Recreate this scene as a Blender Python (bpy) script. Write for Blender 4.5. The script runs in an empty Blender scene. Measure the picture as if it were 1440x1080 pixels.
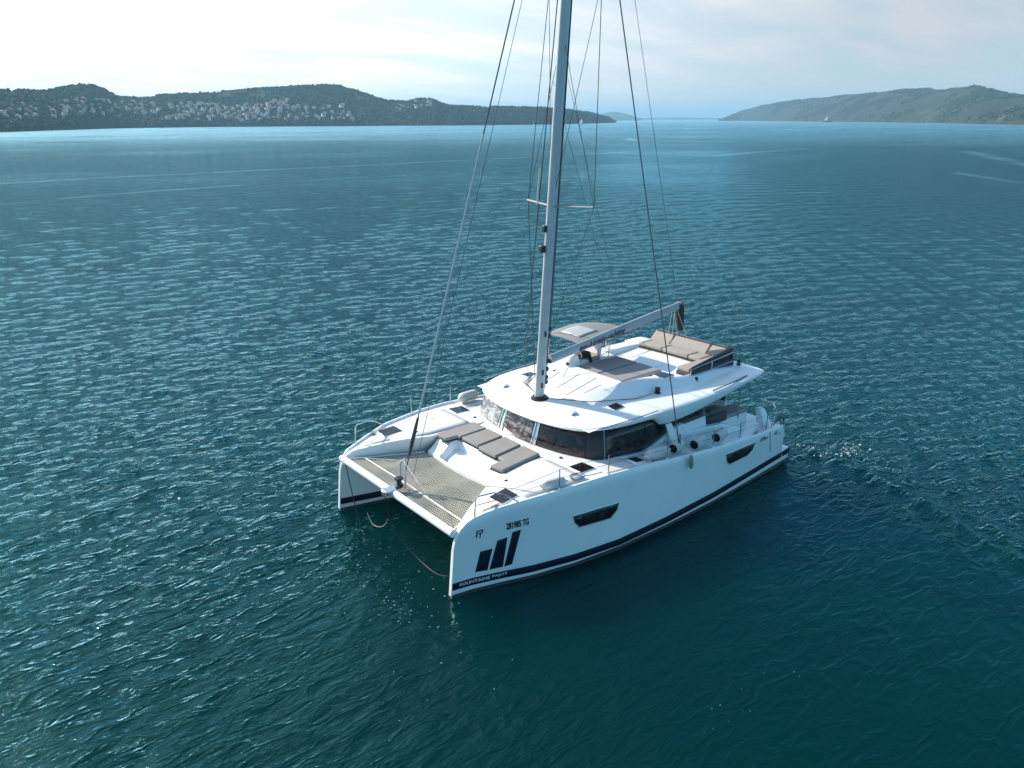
import bpy, bmesh, math, random
import numpy as np
from mathutils import Vector, Matrix, noise
random.seed(11)
rng = np.random.default_rng(11)
R = math.radians
sc = bpy.context.scene
col = sc.collection

# ------------------------------------------------------------------ camera
# the world frame is the boat's: x runs forward from the stern, y to port, z up from the water
CAM = Vector((22.363, 16.496, 10.99))
TH, PITCH, ROLL = R(-141.11), R(18.7415), R(-0.18)
FOC = 1097.0 / 1440.0
fw = Vector((math.cos(TH), math.sin(TH))); lt = Vector((-fw.y, fw.x))
def w2b(a, b, c): return Vector((a*fw.x + b*fw.y, a*lt.x + b*lt.y, c))
Xc = w2b(1, 0, 0)
Fc = w2b(0, math.cos(PITCH), -math.sin(PITCH))
Dc = w2b(0, -math.sin(PITCH), -math.cos(PITCH))
cr, sr = math.cos(ROLL), math.sin(ROLL)
right = cr*Xc - sr*Dc; down = sr*Xc + cr*Dc
cam = bpy.data.cameras.new("camera"); cob = bpy.data.objects.new("camera", cam); col.objects.link(cob)
M = Matrix.Identity(4)
for i in range(3):
    M[i][0] = right[i]; M[i][1] = -down[i]; M[i][2] = -Fc[i]; M[i][3] = CAM[i]
cob.matrix_world = M
cam.sensor_width = 36; cam.lens = 36*FOC
cam.clip_start = 0.5; cam.clip_end = 40000
sc.camera = cob

# ------------------------------------------------------------------ sky, sun, exposure
SUN_AZ, SUN_EL = R(-70), R(33)
SUN = Vector((math.cos(SUN_AZ)*math.cos(SUN_EL), math.sin(SUN_AZ)*math.cos(SUN_EL), math.sin(SUN_EL)))
SKY_STRENGTH, SUN_STRENGTH, EXPOSURE = 0.14, 4.9, 0.50
sc.view_settings.view_transform = 'Standard'; sc.view_settings.look = 'None'
sc.view_settings.exposure = EXPOSURE; sc.view_settings.gamma = 1
sc.view_settings.use_curve_mapping = False
wd = bpy.data.worlds.new("World"); sc.world = wd; wd.use_nodes = True
nt = wd.node_tree; nt.nodes.clear()
def N(t, kind, **kw):
    n = t.nodes.new(kind)
    for k, v in kw.items():
        if k in n.inputs: n.inputs[k].default_value = v
        else: setattr(n, k, v)
    return n
def math_node(t, op, a, b=None, clamp=False):
    n = t.nodes.new('ShaderNodeMath'); n.operation = op; n.use_clamp = clamp
    for i, x in enumerate((a, b)):
        if x is None: continue
        if isinstance(x, (int, float)): n.inputs[i].default_value = x
        else: t.links.new(x, n.inputs[i])
    return n.outputs[0]
def mix_rgb(t, fac, a, b, mode='MIX'):
    n = t.nodes.new('ShaderNodeMix'); n.data_type = 'RGBA'; n.blend_type = mode
    for i, x in ((0, fac), (6, a), (7, b)):
        if isinstance(x, (int, float)): n.inputs[i].default_value = x
        elif isinstance(x, tuple): n.inputs[i].default_value = x if len(x) == 4 else (*x, 1)
        else: t.links.new(x, n.inputs[i])
    return n.outputs[2]
def ramp(t, fac, stops):
    n = t.nodes.new('ShaderNodeValToRGB'); e = n.color_ramp.elements
    while len(e) < len(stops): e.new(0.5)
    for k, (p, c) in zip(e, stops):
        k.position = p; k.color = c if isinstance(c, tuple) and len(c) == 4 else ((*c, 1) if isinstance(c, tuple) else (c, c, c, 1))
    t.links.new(fac, n.inputs[0]); return n.outputs[0]
def map_range(t, v, a, b, c, d):
    n = t.nodes.new('ShaderNodeMapRange'); n.interpolation_type = 'SMOOTHSTEP'
    t.links.new(v, n.inputs[0])
    for i, x in enumerate((a, b, c, d)): n.inputs[i+1].default_value = x
    return n.outputs[0]
sky = N(nt, 'ShaderNodeTexSky'); sky.sky_type = 'NISHITA'; sky.sun_disc = False
sky.sun_elevation = SUN_EL; sky.sun_rotation = R(90) - SUN_AZ
sky.air_density = 1.0; sky.dust_density = 0.0; sky.ozone_density = 2.0
tc = N(nt, 'ShaderNodeTexCoord')
sep = N(nt, 'ShaderNodeSeparateXYZ'); nt.links.new(tc.outputs['Generated'], sep.inputs[0])
# thin high cloud: noise on the plane of the cloud deck (direction / elevation)
zden = math_node(nt, 'ADD', math_node(nt, 'MAXIMUM', sep.outputs[2], 0.0), 0.12)
cx = math_node(nt, 'DIVIDE', sep.outputs[0], zden); cy = math_node(nt, 'DIVIDE', sep.outputs[1], zden)
cmb = N(nt, 'ShaderNodeCombineXYZ'); nt.links.new(cx, cmb.inputs[0]); nt.links.new(cy, cmb.inputs[1])
mp = N(nt, 'ShaderNodeMapping'); mp.inputs['Rotation'].default_value = (0, 0, R(35)); mp.inputs['Scale'].default_value = (0.38, 1.0, 1)
nt.links.new(cmb.outputs[0], mp.inputs[0])
cn = N(nt, 'ShaderNodeTexNoise', Scale=2.2, Detail=8.0, Roughness=0.58, Distortion=0.6); nt.links.new(mp.outputs[0], cn.inputs['Vector'])
cl = map_range(nt, cn.outputs[0], 0.30, 0.70, 0.0, 1.0)
low = map_range(nt, sep.outputs[2], 0.13, 0.33, 1.0, 0.0)          # the cloud bank lies low over the horizon, the zenith is clear
# it lies on the sun's side and ahead; behind the camera the sky is open
dn = N(nt, 'ShaderNodeVectorMath', operation='DOT_PRODUCT'); nt.links.new(tc.outputs['Generated'], dn.inputs[0]); dn.inputs[1].default_value = (-0.55, -0.83, 0.0)
side = map_range(nt, dn.outputs['Value'], 0.35, 0.82, 0.0, 1.0)
veil = math_node(nt, 'MULTIPLY', math_node(nt, 'MULTIPLY', low, side), math_node(nt, 'ADD', math_node(nt, 'MULTIPLY', cl, 0.2), 0.8), clamp=True)
ds = N(nt, 'ShaderNodeVectorMath', operation='DOT_PRODUCT'); nt.links.new(tc.outputs['Generated'], ds.inputs[0]); ds.inputs[1].default_value = SUN
sunward = map_range(nt, ds.outputs['Value'], 0.1, 0.98, 0.0, 1.0)
veil = math_node(nt, 'MAXIMUM', veil, map_range(nt, ds.outputs['Value'], 0.50, 0.98, 0.0, 0.75))      # thin cloud lit up round the sun
cb = math_node(nt, 'ADD', math_node(nt, 'MULTIPLY', sunward, 6.0), 3.3)
cb = math_node(nt, 'MULTIPLY', cb, math_node(nt, 'ADD', math_node(nt, 'MULTIPLY', cl, 0.24), 0.84))
cc = N(nt, 'ShaderNodeCombineColor')
nt.links.new(math_node(nt, 'MULTIPLY', cb, 0.99), cc.inputs[0]); nt.links.new(math_node(nt, 'MULTIPLY', cb, 0.985), cc.inputs[1]); nt.links.new(math_node(nt, 'MULTIPLY', cb, 1.015), cc.inputs[2])
blue = mix_rgb(nt, 1.0, sky.outputs[0], (0.60, 1.0, 1.04), 'MULTIPLY')
skyc = mix_rgb(nt, veil, blue, cc.outputs[0])
bg = N(nt, 'ShaderNodeBackground', Strength=SKY_STRENGTH); nt.links.new(skyc, bg.inputs[0])
wo = N(nt, 'ShaderNodeOutputWorld'); nt.links.new(bg.outputs[0], wo.inputs[0])
sl = bpy.data.lights.new("sun", 'SUN'); sl.energy = SUN_STRENGTH; sl.angle = R(0.53); sl.color = (1.0, 0.91, 0.77)
so = bpy.data.objects.new("sun", sl); col.objects.link(so)
so.rotation_euler = SUN.to_track_quat('Z', 'Y').to_euler(); so.location = (0, 0, 60)
sc.cycles.use_denoising = True
try: sc.cycles.denoiser = 'OPENIMAGEDENOISE'
except Exception: pass
sc.cycles.max_bounces = 6; sc.cycles.volume_bounces = 0; sc.cycles.caustics_reflective = False; sc.cycles.caustics_refractive = False

# ------------------------------------------------------------------ materials
def new_mat(name):
    m = bpy.data.materials.new(name); m.use_nodes = True
    return m, m.node_tree, m.node_tree.nodes['Principled BSDF']
def simple(name, c, rough=0.5, metal=0.0, var=0.08, scale=3.0, bump=0.0, bscale=60.0, coat=0.0, spec=0.5):
    m, t, b = new_mat(name)
    tcn = N(t, 'ShaderNodeTexCoord')
    nz = N(t, 'ShaderNodeTexNoise', Scale=scale, Detail=5.0, Roughness=0.6); t.links.new(tcn.outputs['Object'], nz.inputs['Vector'])
    d = tuple(x*(1-var) for x in c); l = tuple(min(1, x*(1+var)) for x in c)
    t.links.new(ramp(t, nz.outputs[0], [(0.3, d), (0.7, l)]), b.inputs['Base Color'])
    b.inputs['Roughness'].default_value = rough; b.inputs['Metallic'].default_value = metal
    b.inputs['Coat Weight'].default_value = coat; b.inputs['Specular IOR Level'].default_value = spec
    if bump:
        n2 = N(t, 'ShaderNodeTexNoise', Scale=bscale, Detail=3.0); t.links.new(tcn.outputs['Object'], n2.inputs['Vector'])
        bp = N(t, 'ShaderNodeBump', Strength=bump, Distance=0.01); t.links.new(n2.outputs[0], bp.inputs['Height']); t.links.new(bp.outputs[0], b.inputs['Normal'])
    return m
GEL = simple('gelcoat', (0.80, 0.81, 0.81), 0.22, var=0.025, scale=1.2, coat=0.3)
DECK = simple('nonskid_deck', (0.66, 0.66, 0.645), 0.6, var=0.05, scale=1.6, bump=0.25, bscale=140)
NAVY = simple('navy_vinyl', (0.004, 0.009, 0.024), 0.55, var=0.1, spec=0.15)
BLACK = simple('antifouling', (0.012, 0.014, 0.016), 0.6, var=0.25, scale=5)
RUB = simple('black_rubber', (0.015, 0.015, 0.017), 0.5, var=0.15)
STEEL = simple('stainless_steel', (0.62, 0.63, 0.65), 0.22, metal=1.0, var=0.05)
ALU = simple('mast_aluminium', (0.50, 0.50, 0.51), 0.45, metal=0.12, var=0.06, scale=2)
SPAR = simple('spreader_grey', (0.25, 0.26, 0.28), 0.5)
WIRE = simple('rigging_wire', (0.10, 0.105, 0.115), 0.4, metal=0.6, var=0.1)
CORD = simple('white_cord', (0.75, 0.74, 0.70), 0.8, var=0.08, scale=20)
NET = simple('net_cord', (0.44, 0.43, 0.375), 0.85, var=0.12, scale=3)
GREYFAB = simple('grey_fabric', (0.27, 0.255, 0.245), 0.9, var=0.06, scale=5, bump=0.35, bscale=220)
EDGE = simple('dark_piping_and_shade', (0.03, 0.03, 0.034), 0.85, var=0.15)
TAUPE = simple('taupe_fabric', (0.33, 0.30, 0.275), 0.9, var=0.05, scale=5, bump=0.35, bscale=220)
DKFAB_SHADE = simple('charcoal_fabric_and_shade', (0.06, 0.058, 0.062), 0.85, var=0.12, scale=6, bump=0.3, bscale=160)  # fabric tone, also standing in for shade on the sofa base
PADFAB = simple('sunpad_fabric', (0.26, 0.25, 0.26), 0.9, var=0.06, scale=5, bump=0.35, bscale=220)
FEND = simple('fender_vinyl', (0.56, 0.58, 0.56), 0.4, var=0.08, scale=7)
MAROON = simple('maroon_cover', (0.16, 0.03, 0.035), 0.8, var=0.2, scale=6)
BROWN = simple('brown_panel', (0.07, 0.045, 0.04), 0.5, var=0.15)
WOODY = simple('beige_table', (0.42, 0.35, 0.29), 0.45, var=0.1, scale=4)
SAILBAG = simple('boom_cover', (0.40, 0.41, 0.43), 0.7, var=0.07, scale=3, bump=0.4, bscale=14)
BIMF = simple('bimini_fabric', (0.20, 0.21, 0.22), 0.85, var=0.06, scale=4, bump=0.3, bscale=160)
CLEARP = simple('clear_vinyl', (0.40, 0.41, 0.40), 0.25, var=0.05)
LETTER = simple('white_lettering', (0.78, 0.79, 0.80), 0.4, var=0.03)
REDL = simple('plum_lettering', (0.10, 0.035, 0.06), 0.6, var=0.1)
# smoked glazing: dark, glossy, with the faint waviness of acrylic and pale sky reflections and interiors painted into the colour as soft folds
def glazing(name, dark, pale, amount, seed):
    m, t, b = new_mat(name)
    tcn = N(t, 'ShaderNodeTexCoord'); mpn = N(t, 'ShaderNodeMapping'); mpn.inputs['Location'].default_value = (seed, seed*2, 0); mpn.inputs['Scale'].default_value = (1, 1, 2.2)
    t.links.new(tcn.outputs['Object'], mpn.inputs[0])
    nz = N(t, 'ShaderNodeTexNoise', Scale=2.4, Detail=4.0, Roughness=0.55, Distortion=1.6); t.links.new(mpn.outputs[0], nz.inputs['Vector'])
    f = map_range(t, nz.outputs[0], 0.42, 0.68, 0.0, amount)
    t.links.new(mix_rgb(t, f, dark, pale), b.inputs['Base Color'])
    b.inputs['Roughness'].default_value = 0.05; b.inputs['IOR'].default_value = 1.5; b.inputs['Specular IOR Level'].default_value = 0.4
    bp = N(t, 'ShaderNodeBump', Strength=0.08, Distance=0.05); t.links.new(nz.outputs[0], bp.inputs['Height']); t.links.new(bp.outputs[0], b.inputs['Normal'])
    return m
GLASS_DK = glazing('smoked_glass', (0.008, 0.007, 0.008), (0.06, 0.035, 0.04), 0.8, 3.0)
GLASS_MID = glazing('smoked_glass_painted_reflection', (0.05, 0.045, 0.048), (0.42, 0.36, 0.38), 0.9, 1.0)
GLASS_LT = glazing('glass_painted_sky_reflection', (0.20, 0.20, 0.21), (0.56, 0.57, 0.59), 1.0, 7.0)

# ------------------------------------------------------------------ mesh helpers
ORIG = {}
class MB:
    def __init__(s): s.v = []; s.f = []
    def add(s, vs, fs):
        o = len(s.v); s.v += [tuple(p) for p in vs]; s.f += [tuple(i+o for i in f) for f in fs]; return s
    def box(s, c, d, rz=0.0, ry=0.0):
        m = Matrix.Rotation(rz, 3, 'Z') @ Matrix.Rotation(ry, 3, 'Y'); c = Vector(c)
        vs = [c + m @ Vector((sx*d[0]/2, sy*d[1]/2, sz*d[2]/2)) for sx in (-1, 1) for sy in (-1, 1) for sz in (-1, 1)]
        return s.add(vs, [(0,1,3,2),(4,6,7,5),(0,4,5,1),(2,3,7,6),(0,2,6,4),(1,5,7,3)])
    def prism(s, poly, z0, z1):
        n = len(poly)
        h0 = z0 if callable(z0) else (lambda x, y: z0); h1 = z1 if callable(z1) else (lambda x, y: z1)
        vs = [(x, y, h0(x, y)) for x, y in poly] + [(x, y, h1(x, y)) for x, y in poly]
        fs = [tuple(range(n-1, -1, -1)), tuple(range(n, 2*n))] + [(i, (i+1) % n, n+(i+1) % n, n+i) for i in range(n)]
        return s.add(vs, fs)
    def loft(s, rings, closed=True, caps=True):
        n = len(rings[0]); vs = [p for r in rings for p in r]; fs = []
        for k in range(len(rings)-1):
            for i in range(n if closed else n-1):
                j = (i+1) % n; fs.append((k*n+i, k*n+j, (k+1)*n+j, (k+1)*n+i))
        if caps and closed: fs += [tuple(range(n-1, -1, -1)), tuple(range((len(rings)-1)*n, len(rings)*n))]
        return s.add(vs, fs)
    def tube(s, pts, r, n=8, ry=None):
        pts = [Vector(p) for p in pts]; rings = []; up = None
        for i, p in enumerate(pts):
            t = ((pts[i+1]-p) if i == 0 else (p-pts[i-1]) if i == len(pts)-1 else (pts[i+1]-pts[i-1])).normalized()
            if up is None:
                up = Vector((0, 0, 1)) if abs(t.z) < 0.9 else Vector((1, 0, 0))
            a = (up - t*up.dot(t)).normalized(); b = t.cross(a); up = a
            ri = r[i] if isinstance(r, (list, tuple)) else r
            rb = ri if ry is None else ry
            rings.append([p + a*ri*math.cos(2*math.pi*k/n) + b*rb*math.sin(2*math.pi*k/n) for k in range(n)])
        return s.loft(rings)
    def sheet(s, g):
        nu, nv = len(g), len(g[0])
        return s.add([p for r in g for p in r], [(i*nv+j, i*nv+j+1, (i+1)*nv+j+1, (i+1)*nv+j) for i in range(nu-1) for j in range(nv-1)])
    def revolve(s, p0, axis, prof, n=16):
        p0 = Vector(p0); ax = Vector(axis).normalized(); a = ax.orthogonal().normalized(); b = ax.cross(a)
        return s.loft([[p0 + ax*h + (a*math.cos(2*math.pi*k/n) + b*math.sin(2*math.pi*k/n))*r for k in range(n)] for h, r in prof])
    def build(s, name, mat, parent=None, smooth=35, bevel=0.0, seg=2, solid=0.0, subsurf=0):
        V = np.array(s.v, float); c = (V.min(0)+V.max(0))/2
        me = bpy.data.meshes.new(name); me.from_pydata((V-c).tolist(), [], s.f)
        bm = bmesh.new(); bm.from_mesh(me); bmesh.ops.recalc_face_normals(bm, faces=bm.faces); bm.to_mesh(me); bm.free()
        if smooth:
            for p in me.polygons: p.use_smooth = True
            me.set_sharp_from_angle(angle=R(smooth))
        me.materials.append(mat)
        o = bpy.data.objects.new(name, me); col.objects.link(o); place(o, c, parent)
        if solid:
            m = o.modifiers.new('thickness', 'SOLIDIFY'); m.thickness = solid; m.offset = 0
        if bevel:
            m = o.modifiers.new('bevel', 'BEVEL'); m.width = bevel; m.segments = seg; m.limit_method = 'ANGLE'; m.angle_limit = R(40)
        if subsurf:
            m = o.modifiers.new('subdivision', 'SUBSURF'); m.levels = subsurf; m.render_levels = subsurf
        return o
def place(o, c, parent):
    c = Vector(c); ORIG[o.name] = c
    if parent is not None: o.parent = parent; o.location = c - ORIG[parent.name]
    else: o.location = c
def tag(o, label=None, cat=None, group=None, kind=None):
    if label: o['label'] = label
    if cat: o['category'] = cat
    if group: o['group'] = group
    if kind: o['kind'] = kind
    return o
def empty(name, loc):
    o = bpy.data.objects.new(name, None); o.empty_display_size = 0.3; col.objects.link(o); o.location = loc; ORIG[o.name] = Vector(loc); return o
def lerp(a, b, t): return a + (b-a)*t
def sstep(a, b, x):
    t = np.clip((x-a)/(b-a), 0, 1); return t*t*(3-2*t)
def spline(pts, n):
    P = [Vector(p) for p in pts]; out = []
    P = [P[0]*2-P[1]] + P + [P[-1]*2-P[-2]]
    for i in range(1, len(P)-2):
        for k in range(n):
            t = k/n; a, b, c, d = P[i-1:i+3]
            out.append(0.5*((2*b) + (c-a)*t + (2*a-5*b+4*c-d)*t*t + (3*b-a-3*c+d)*t**3))
    out.append(P[-2]); return out
def text_mesh(body, size, shear=0.0, space=1.0, bold=0.0):
    cu = bpy.data.curves.new('lettering', 'FONT'); cu.body = body; cu.size = size; cu.shear = shear; cu.space_character = space; cu.resolution_u = 3; cu.offset = bold
    o = bpy.data.objects.new('lettering', cu); col.objects.link(o); bpy.context.view_layer.update()
    me = bpy.data.meshes.new_from_object(o); V = [tuple(v.co) for v in me.vertices]; F = [tuple(p.vertices) for p in me.polygons]
    bpy.data.objects.remove(o); bpy.data.curves.remove(cu); bpy.data.meshes.remove(me); return V, F

# ------------------------------------------------------------------ the sea
def wave_set():
    L = np.exp(np.linspace(np.log(0.27), np.log(5.5), 76)); out = []
    for l in L:
        a = R(90 + rng.normal(0, 24 if l > 2 else 34)); k = 2*math.pi/l
        sl = (0.044 if l < 0.9 else 0.032 if l < 1.4 else 0.014 if l < 2.4 else 0.004)*rng.uniform(0.6, 1.25)
        out.append((l, k*math.cos(a), k*math.sin(a), sl/k, rng.uniform(0, 6.283)))
    return out
WAVES = wave_set()
def vnoise(x, y, seed=0):
    xi = np.floor(x).astype(np.int64); yi = np.floor(y).astype(np.int64); fx = x-xi; fy = y-yi
    def h(a, b):
        n = (a*374761393 + b*668265263 + seed*974711) & 0xffffffff
        n = ((n ^ (n >> 13))*1274126177) & 0xffffffff
        return ((n ^ (n >> 16)) & 0xffff)/65535.0
    u = fx*fx*(3-2*fx); v = fy*fy*(3-2*fy)
    return (h(xi, yi)*(1-u)+h(xi+1, yi)*u)*(1-v) + (h(xi, yi+1)*(1-u)+h(xi+1, yi+1)*u)*v
def fbm(x, y, oct=4, seed=0):
    s = 0; a = 0.5; t = 0
    for i in range(oct):
        s = s + a*vnoise(x, y, seed+i*17); t += a; a *= 0.5; x = x*2.03+5.1; y = y*2.03+1.7
    return s/t
def calm_at(x, y):
    """1 where the hulls shelter the water downwind (to port), 0 in the open."""
    wob = 3.0*(fbm(x*0.14, y*0.14, 3, 5)-0.5)
    c = sstep(-1.5, 3.0, y+wob) * sstep(38, 13, y) * sstep(-1.2-0.15*(-1), 1.6, x + wob*0.6 - 0.25*(y-3)*0.35) * sstep(24, 12, x+wob)
    return c
def sea_height(x, y, cell):
    h = np.zeros_like(x); dx = np.zeros_like(x); dy = np.zeros_like(x)
    calm = calm_at(x, y); gust = 0.60 + 0.80*fbm(x*0.06, y*0.10, 3, 31)
    for l, kx, ky, a, ph in WAVES:
        w = sstep(2.0, 4.0, l/np.maximum(cell, 1e-6))
        amp = a*w*gust*(1 - calm*(0.86 if l < 4 else 0.6))
        p = kx*x + ky*y + ph; k = math.hypot(kx, ky)
        h += amp*np.cos(p); s = -1.1*amp*np.sin(p); dx += s*kx/k; dy += s*ky/k
    # old wake line trailing away from the stern, edge of the sheltered patch
    lx = -1.9 + 0.31*(y-3) + 0.25*np.sin(y*0.7); d = x - lx
    wk = sstep(2.5, 4, y)*sstep(26, 14, y)
    h += wk*(0.055*np.exp(-(d/0.16)**2) - 0.02*np.exp(-((d-0.6)/0.4)**2) + 0.018*np.exp(-((d+0.9)/0.22)**2))
    return h, dx, dy, calm
SLICKS = [(1.5, [(30,-154),(3,-159),(-24,-164),(-56,-166),(-114,-172),(-141,-173),(-190,-182)]), (1.0, [(24,-108),(8,-115),(-7,-121),(-25,-125),(-45,-128),(-63,-131)]),
          (3.2, [(-277,-103),(-234,-78),(-204,-60),(-183,-45),(-160,-30)]), (1.6, [(-158,-57),(-144,-44),(-132,-33),(-118,-22)]), (2.0, [(-182,-139),(-219,-149),(-261,-156)]), (3.5, [(-340,-320),(-300,-280),(-322,-238)])]
def build_sea():
    va = math.degrees(math.atan2(Fc.y, Fc.x))
    inner = np.linspace(-46, 46, 860); outer = np.linspace(46, 314, 90)[1:]
    az = np.radians(va + np.concatenate([inner, outer[:-1]])); na = len(az)
    dr = 0.0062; nr = int(math.log(17000/0.8)/dr)
    r = 0.8*np.exp(dr*np.arange(nr+1))
    # sparser rows close under the camera where nothing is seen
    r = np.concatenate([r[r < 8][::8], r[r >= 8]])
    rr, aa = np.meshgrid(r, az, indexing='ij')
    x = CAM.x + rr*np.cos(aa); y = CAM.y + rr*np.sin(aa)
    daz = np.abs(np.diff(np.concatenate([az, [az[0]+2*math.pi]])))
    cell = np.maximum(rr*dr, rr*daz[None, :])
    h, dx, dy, calm = sea_height(x, y, cell)
    co = np.stack([x+dx, y+dy, h], -1).reshape(-1, 3)
    nrw = len(r)
    i = np.arange(nrw-1)[:, None]*na; j = np.arange(na)[None, :]; j2 = (j+1) % na
    q = np.stack([i+j, i+na+j, i+na+j2, i+j2], -1).reshape(-1, 4)
    centre = len(co); co = np.vstack([co, [[CAM.x, CAM.y, 0]]])
    me = bpy.data.meshes.new('sea')
    tri = np.stack([np.full(na, centre), np.arange(na), (np.arange(na)+1) % na], -1)
    loops = np.concatenate([q.ravel(), tri.ravel()])
    ns = np.concatenate([np.arange(len(q))*4, len(q)*4 + np.arange(na)*3])
    me.vertices.add(len(co)); me.vertices.foreach_set('co', co.astype(np.float32).ravel())
    me.loops.add(len(loops)); me.loops.foreach_set('vertex_index', loops.astype(np.int32))
    me.polygons.add(len(ns)); me.polygons.foreach_set('loop_start', ns.astype(np.int32))
    me.update(calc_edges=True)
    me.polygons.foreach_set('use_smooth', np.ones(len(ns), bool))
    at = me.attributes.new('calm', 'FLOAT', 'POINT'); at.data.foreach_set('value', np.append(calm.ravel(), 0).astype(np.float32))
    fine = sstep(150, 900, np.broadcast_to(r[:, None], x.shape))
    slk = np.zeros_like(x); wob = (fbm(x*0.06, y*0.06, 2, 61)-0.5)*5
    for wdt, pts in SLICKS:
        for (xa, ya), (xb, yb) in zip(pts[:-1], pts[1:]):
            ux, uy = xb-xa, yb-ya; L2 = ux*ux+uy*uy
            tt = np.clip(((x-xa)*ux+(y-ya)*uy)/L2, 0, 1); dd = np.hypot(x-xa-tt*ux + wob, y-ya-tt*uy + wob)
            slk = np.maximum(slk, np.exp(-(dd/wdt)**2))
    slk *= 0.55 + 0.6*fbm(x*0.05, y*0.05, 3, 77)
    at = me.attributes.new('slick', 'FLOAT', 'POINT'); at.data.foreach_set('value', np.append(slk.ravel(), 0).astype(np.float32))
    at = me.attributes.new('fine', 'FLOAT', 'POINT'); at.data.foreach_set('value', np.append(fine.ravel(), 0).astype(np.float32))
    o = bpy.data.objects.new('sea', me); col.objects.link(o); tag(o, kind='structure')
    return o
def sea_material():
    m, t, b = new_mat('sea_water')
    b.subsurface_method = 'BURLEY'; b.inputs['Subsurface Weight'].default_value = 1.0; b.inputs['Subsurface Radius'].default_value = (3.0, 6.5, 7.0); b.inputs['Subsurface Scale'].default_value = 1.0
    tcn = N(t, 'ShaderNodeTexCoord'); ca = N(t, 'ShaderNodeAttribute', attribute_name='calm')
    def nz(scale, detail, sx, sy, rot=0, dist=0.0, rough=0.55):
        mpn = N(t, 'ShaderNodeMapping'); mpn.inputs['Scale'].default_value = (sx, sy, 1); mpn.inputs['Rotation'].default_value = (0, 0, R(rot))
        t.links.new(tcn.outputs['Object'], mpn.inputs[0])
        n = N(t, 'ShaderNodeTexNoise', Scale=scale, Detail=detail, Distortion=dist, Roughness=rough); t.links.new(mpn.outputs[0], n.inputs['Vector']); return n.outputs[0]
    big = nz(0.011, 4, 0.6, 1.0, 20)                     # gust patches and slicks
    patch = map_range(t, big, 0.30, 0.48, 0.55, 1.05)
    keep = math_node(t, 'SUBTRACT', 1.0, math_node(t, 'MULTIPLY', ca.outputs['Fac'], 0.72))
    sk = N(t, 'ShaderNodeAttribute', attribute_name='slick')
    amp = math_node(t, 'MULTIPLY', math_node(t, 'MULTIPLY', patch, keep), math_node(t, 'SUBTRACT', 1.0, math_node(t, 'MULTIPLY', sk.outputs['Fac'], 0.85)))
    n1 = nz(2.6, 3, 0.40, 1.0, 6, 0.5, 0.5); n2 = nz(8.0, 3, 0.5, 1.0, -9, 0.6, 0.5)
    r1 = math_node(t, 'SUBTRACT', 1.0, math_node(t, 'ABSOLUTE', math_node(t, 'SUBTRACT', math_node(t, 'MULTIPLY', n1, 2.0), 1.0)))
    r1 = math_node(t, 'POWER', r1, 2.5); n3 = nz(15.0, 3, 0.7, 1.0, 12, 0.3, 0.55)
    r2 = math_node(t, 'POWER', math_node(t, 'SUBTRACT', 1.0, math_node(t, 'ABSOLUTE', math_node(t, 'SUBTRACT', math_node(t, 'MULTIPLY', n2, 2.0), 1.0))), 2.0)
    hgt = math_node(t, 'ADD', math_node(t, 'ADD', math_node(t, 'MULTIPLY', r1, 0.075), math_node(t, 'MULTIPLY', r2, 0.020)), math_node(t, 'MULTIPLY', n3, 0.010))
    n0 = nz(0.40, 3, 0.35, 1.0, 4, 0.6, 0.5)
    hgt = math_node(t, 'ADD', hgt, math_node(t, 'MULTIPLY', n0, 0.07))
    bp = N(t, 'ShaderNodeBump', Strength=1.0, Distance=1.0)
    t.links.new(math_node(t, 'MULTIPLY', hgt, amp), bp.inputs['Height']); t.links.new(bp.outputs[0], b.inputs['Normal'])
    tint = nz(0.06, 3, 1, 1)
    t.links.new(ramp(t, tint, [(0.3, (0.0, 0.0135, 0.0138)), (0.7, (0.0, 0.0255, 0.0220))]), b.inputs['Base Color'])
    b.inputs['Specular IOR Level'].default_value = 0.0; b.inputs['Roughness'].default_value = 0.6
    fa = N(t, 'ShaderNodeAttribute', attribute_name='fine')
    lanes = nz(0.006, 3, 0.22, 1.0, -22, 1.2, 0.5)          # long narrow slicks
    slick = map_range(t, math_node(t, 'ABSOLUTE', math_node(t, 'SUBTRACT', lanes, 0.5)), 0.004, 0.022, 0.62, 1.0)
    gl = N(t, 'ShaderNodeBsdfGlossy'); gl.inputs['Color'].default_value = (0.40, 0.86, 1.0, 1)
    t.links.new(math_node(t, 'MULTIPLY', math_node(t, 'ADD', math_node(t, 'MULTIPLY', fa.outputs['Fac'], 0.27), 0.04), slick), gl.inputs['Roughness'])
    t.links.new(bp.outputs[0], gl.inputs['Normal'])
    fr = N(t, 'ShaderNodeFresnel', IOR=1.333); t.links.new(bp.outputs[0], fr.inputs['Normal'])
    t.links.new(mix_rgb(t, fr.outputs[0], (0.36, 0.86, 1.0), (0.62, 0.92, 1.0)), gl.inputs['Color'])     # greyer towards grazing
    mx_ = N(t, 'ShaderNodeMixShader'); t.links.new(fr.outputs[0], mx_.inputs[0]); t.links.new(b.outputs[0], mx_.inputs[1]); t.links.new(gl.outputs[0], mx_.inputs[2])
    t.links.new(mx_.outputs[0], t.nodes['Material Output'].inputs['Surface'])
    return m
sea = build_sea(); sea.data.materials.append(sea_material())

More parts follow.
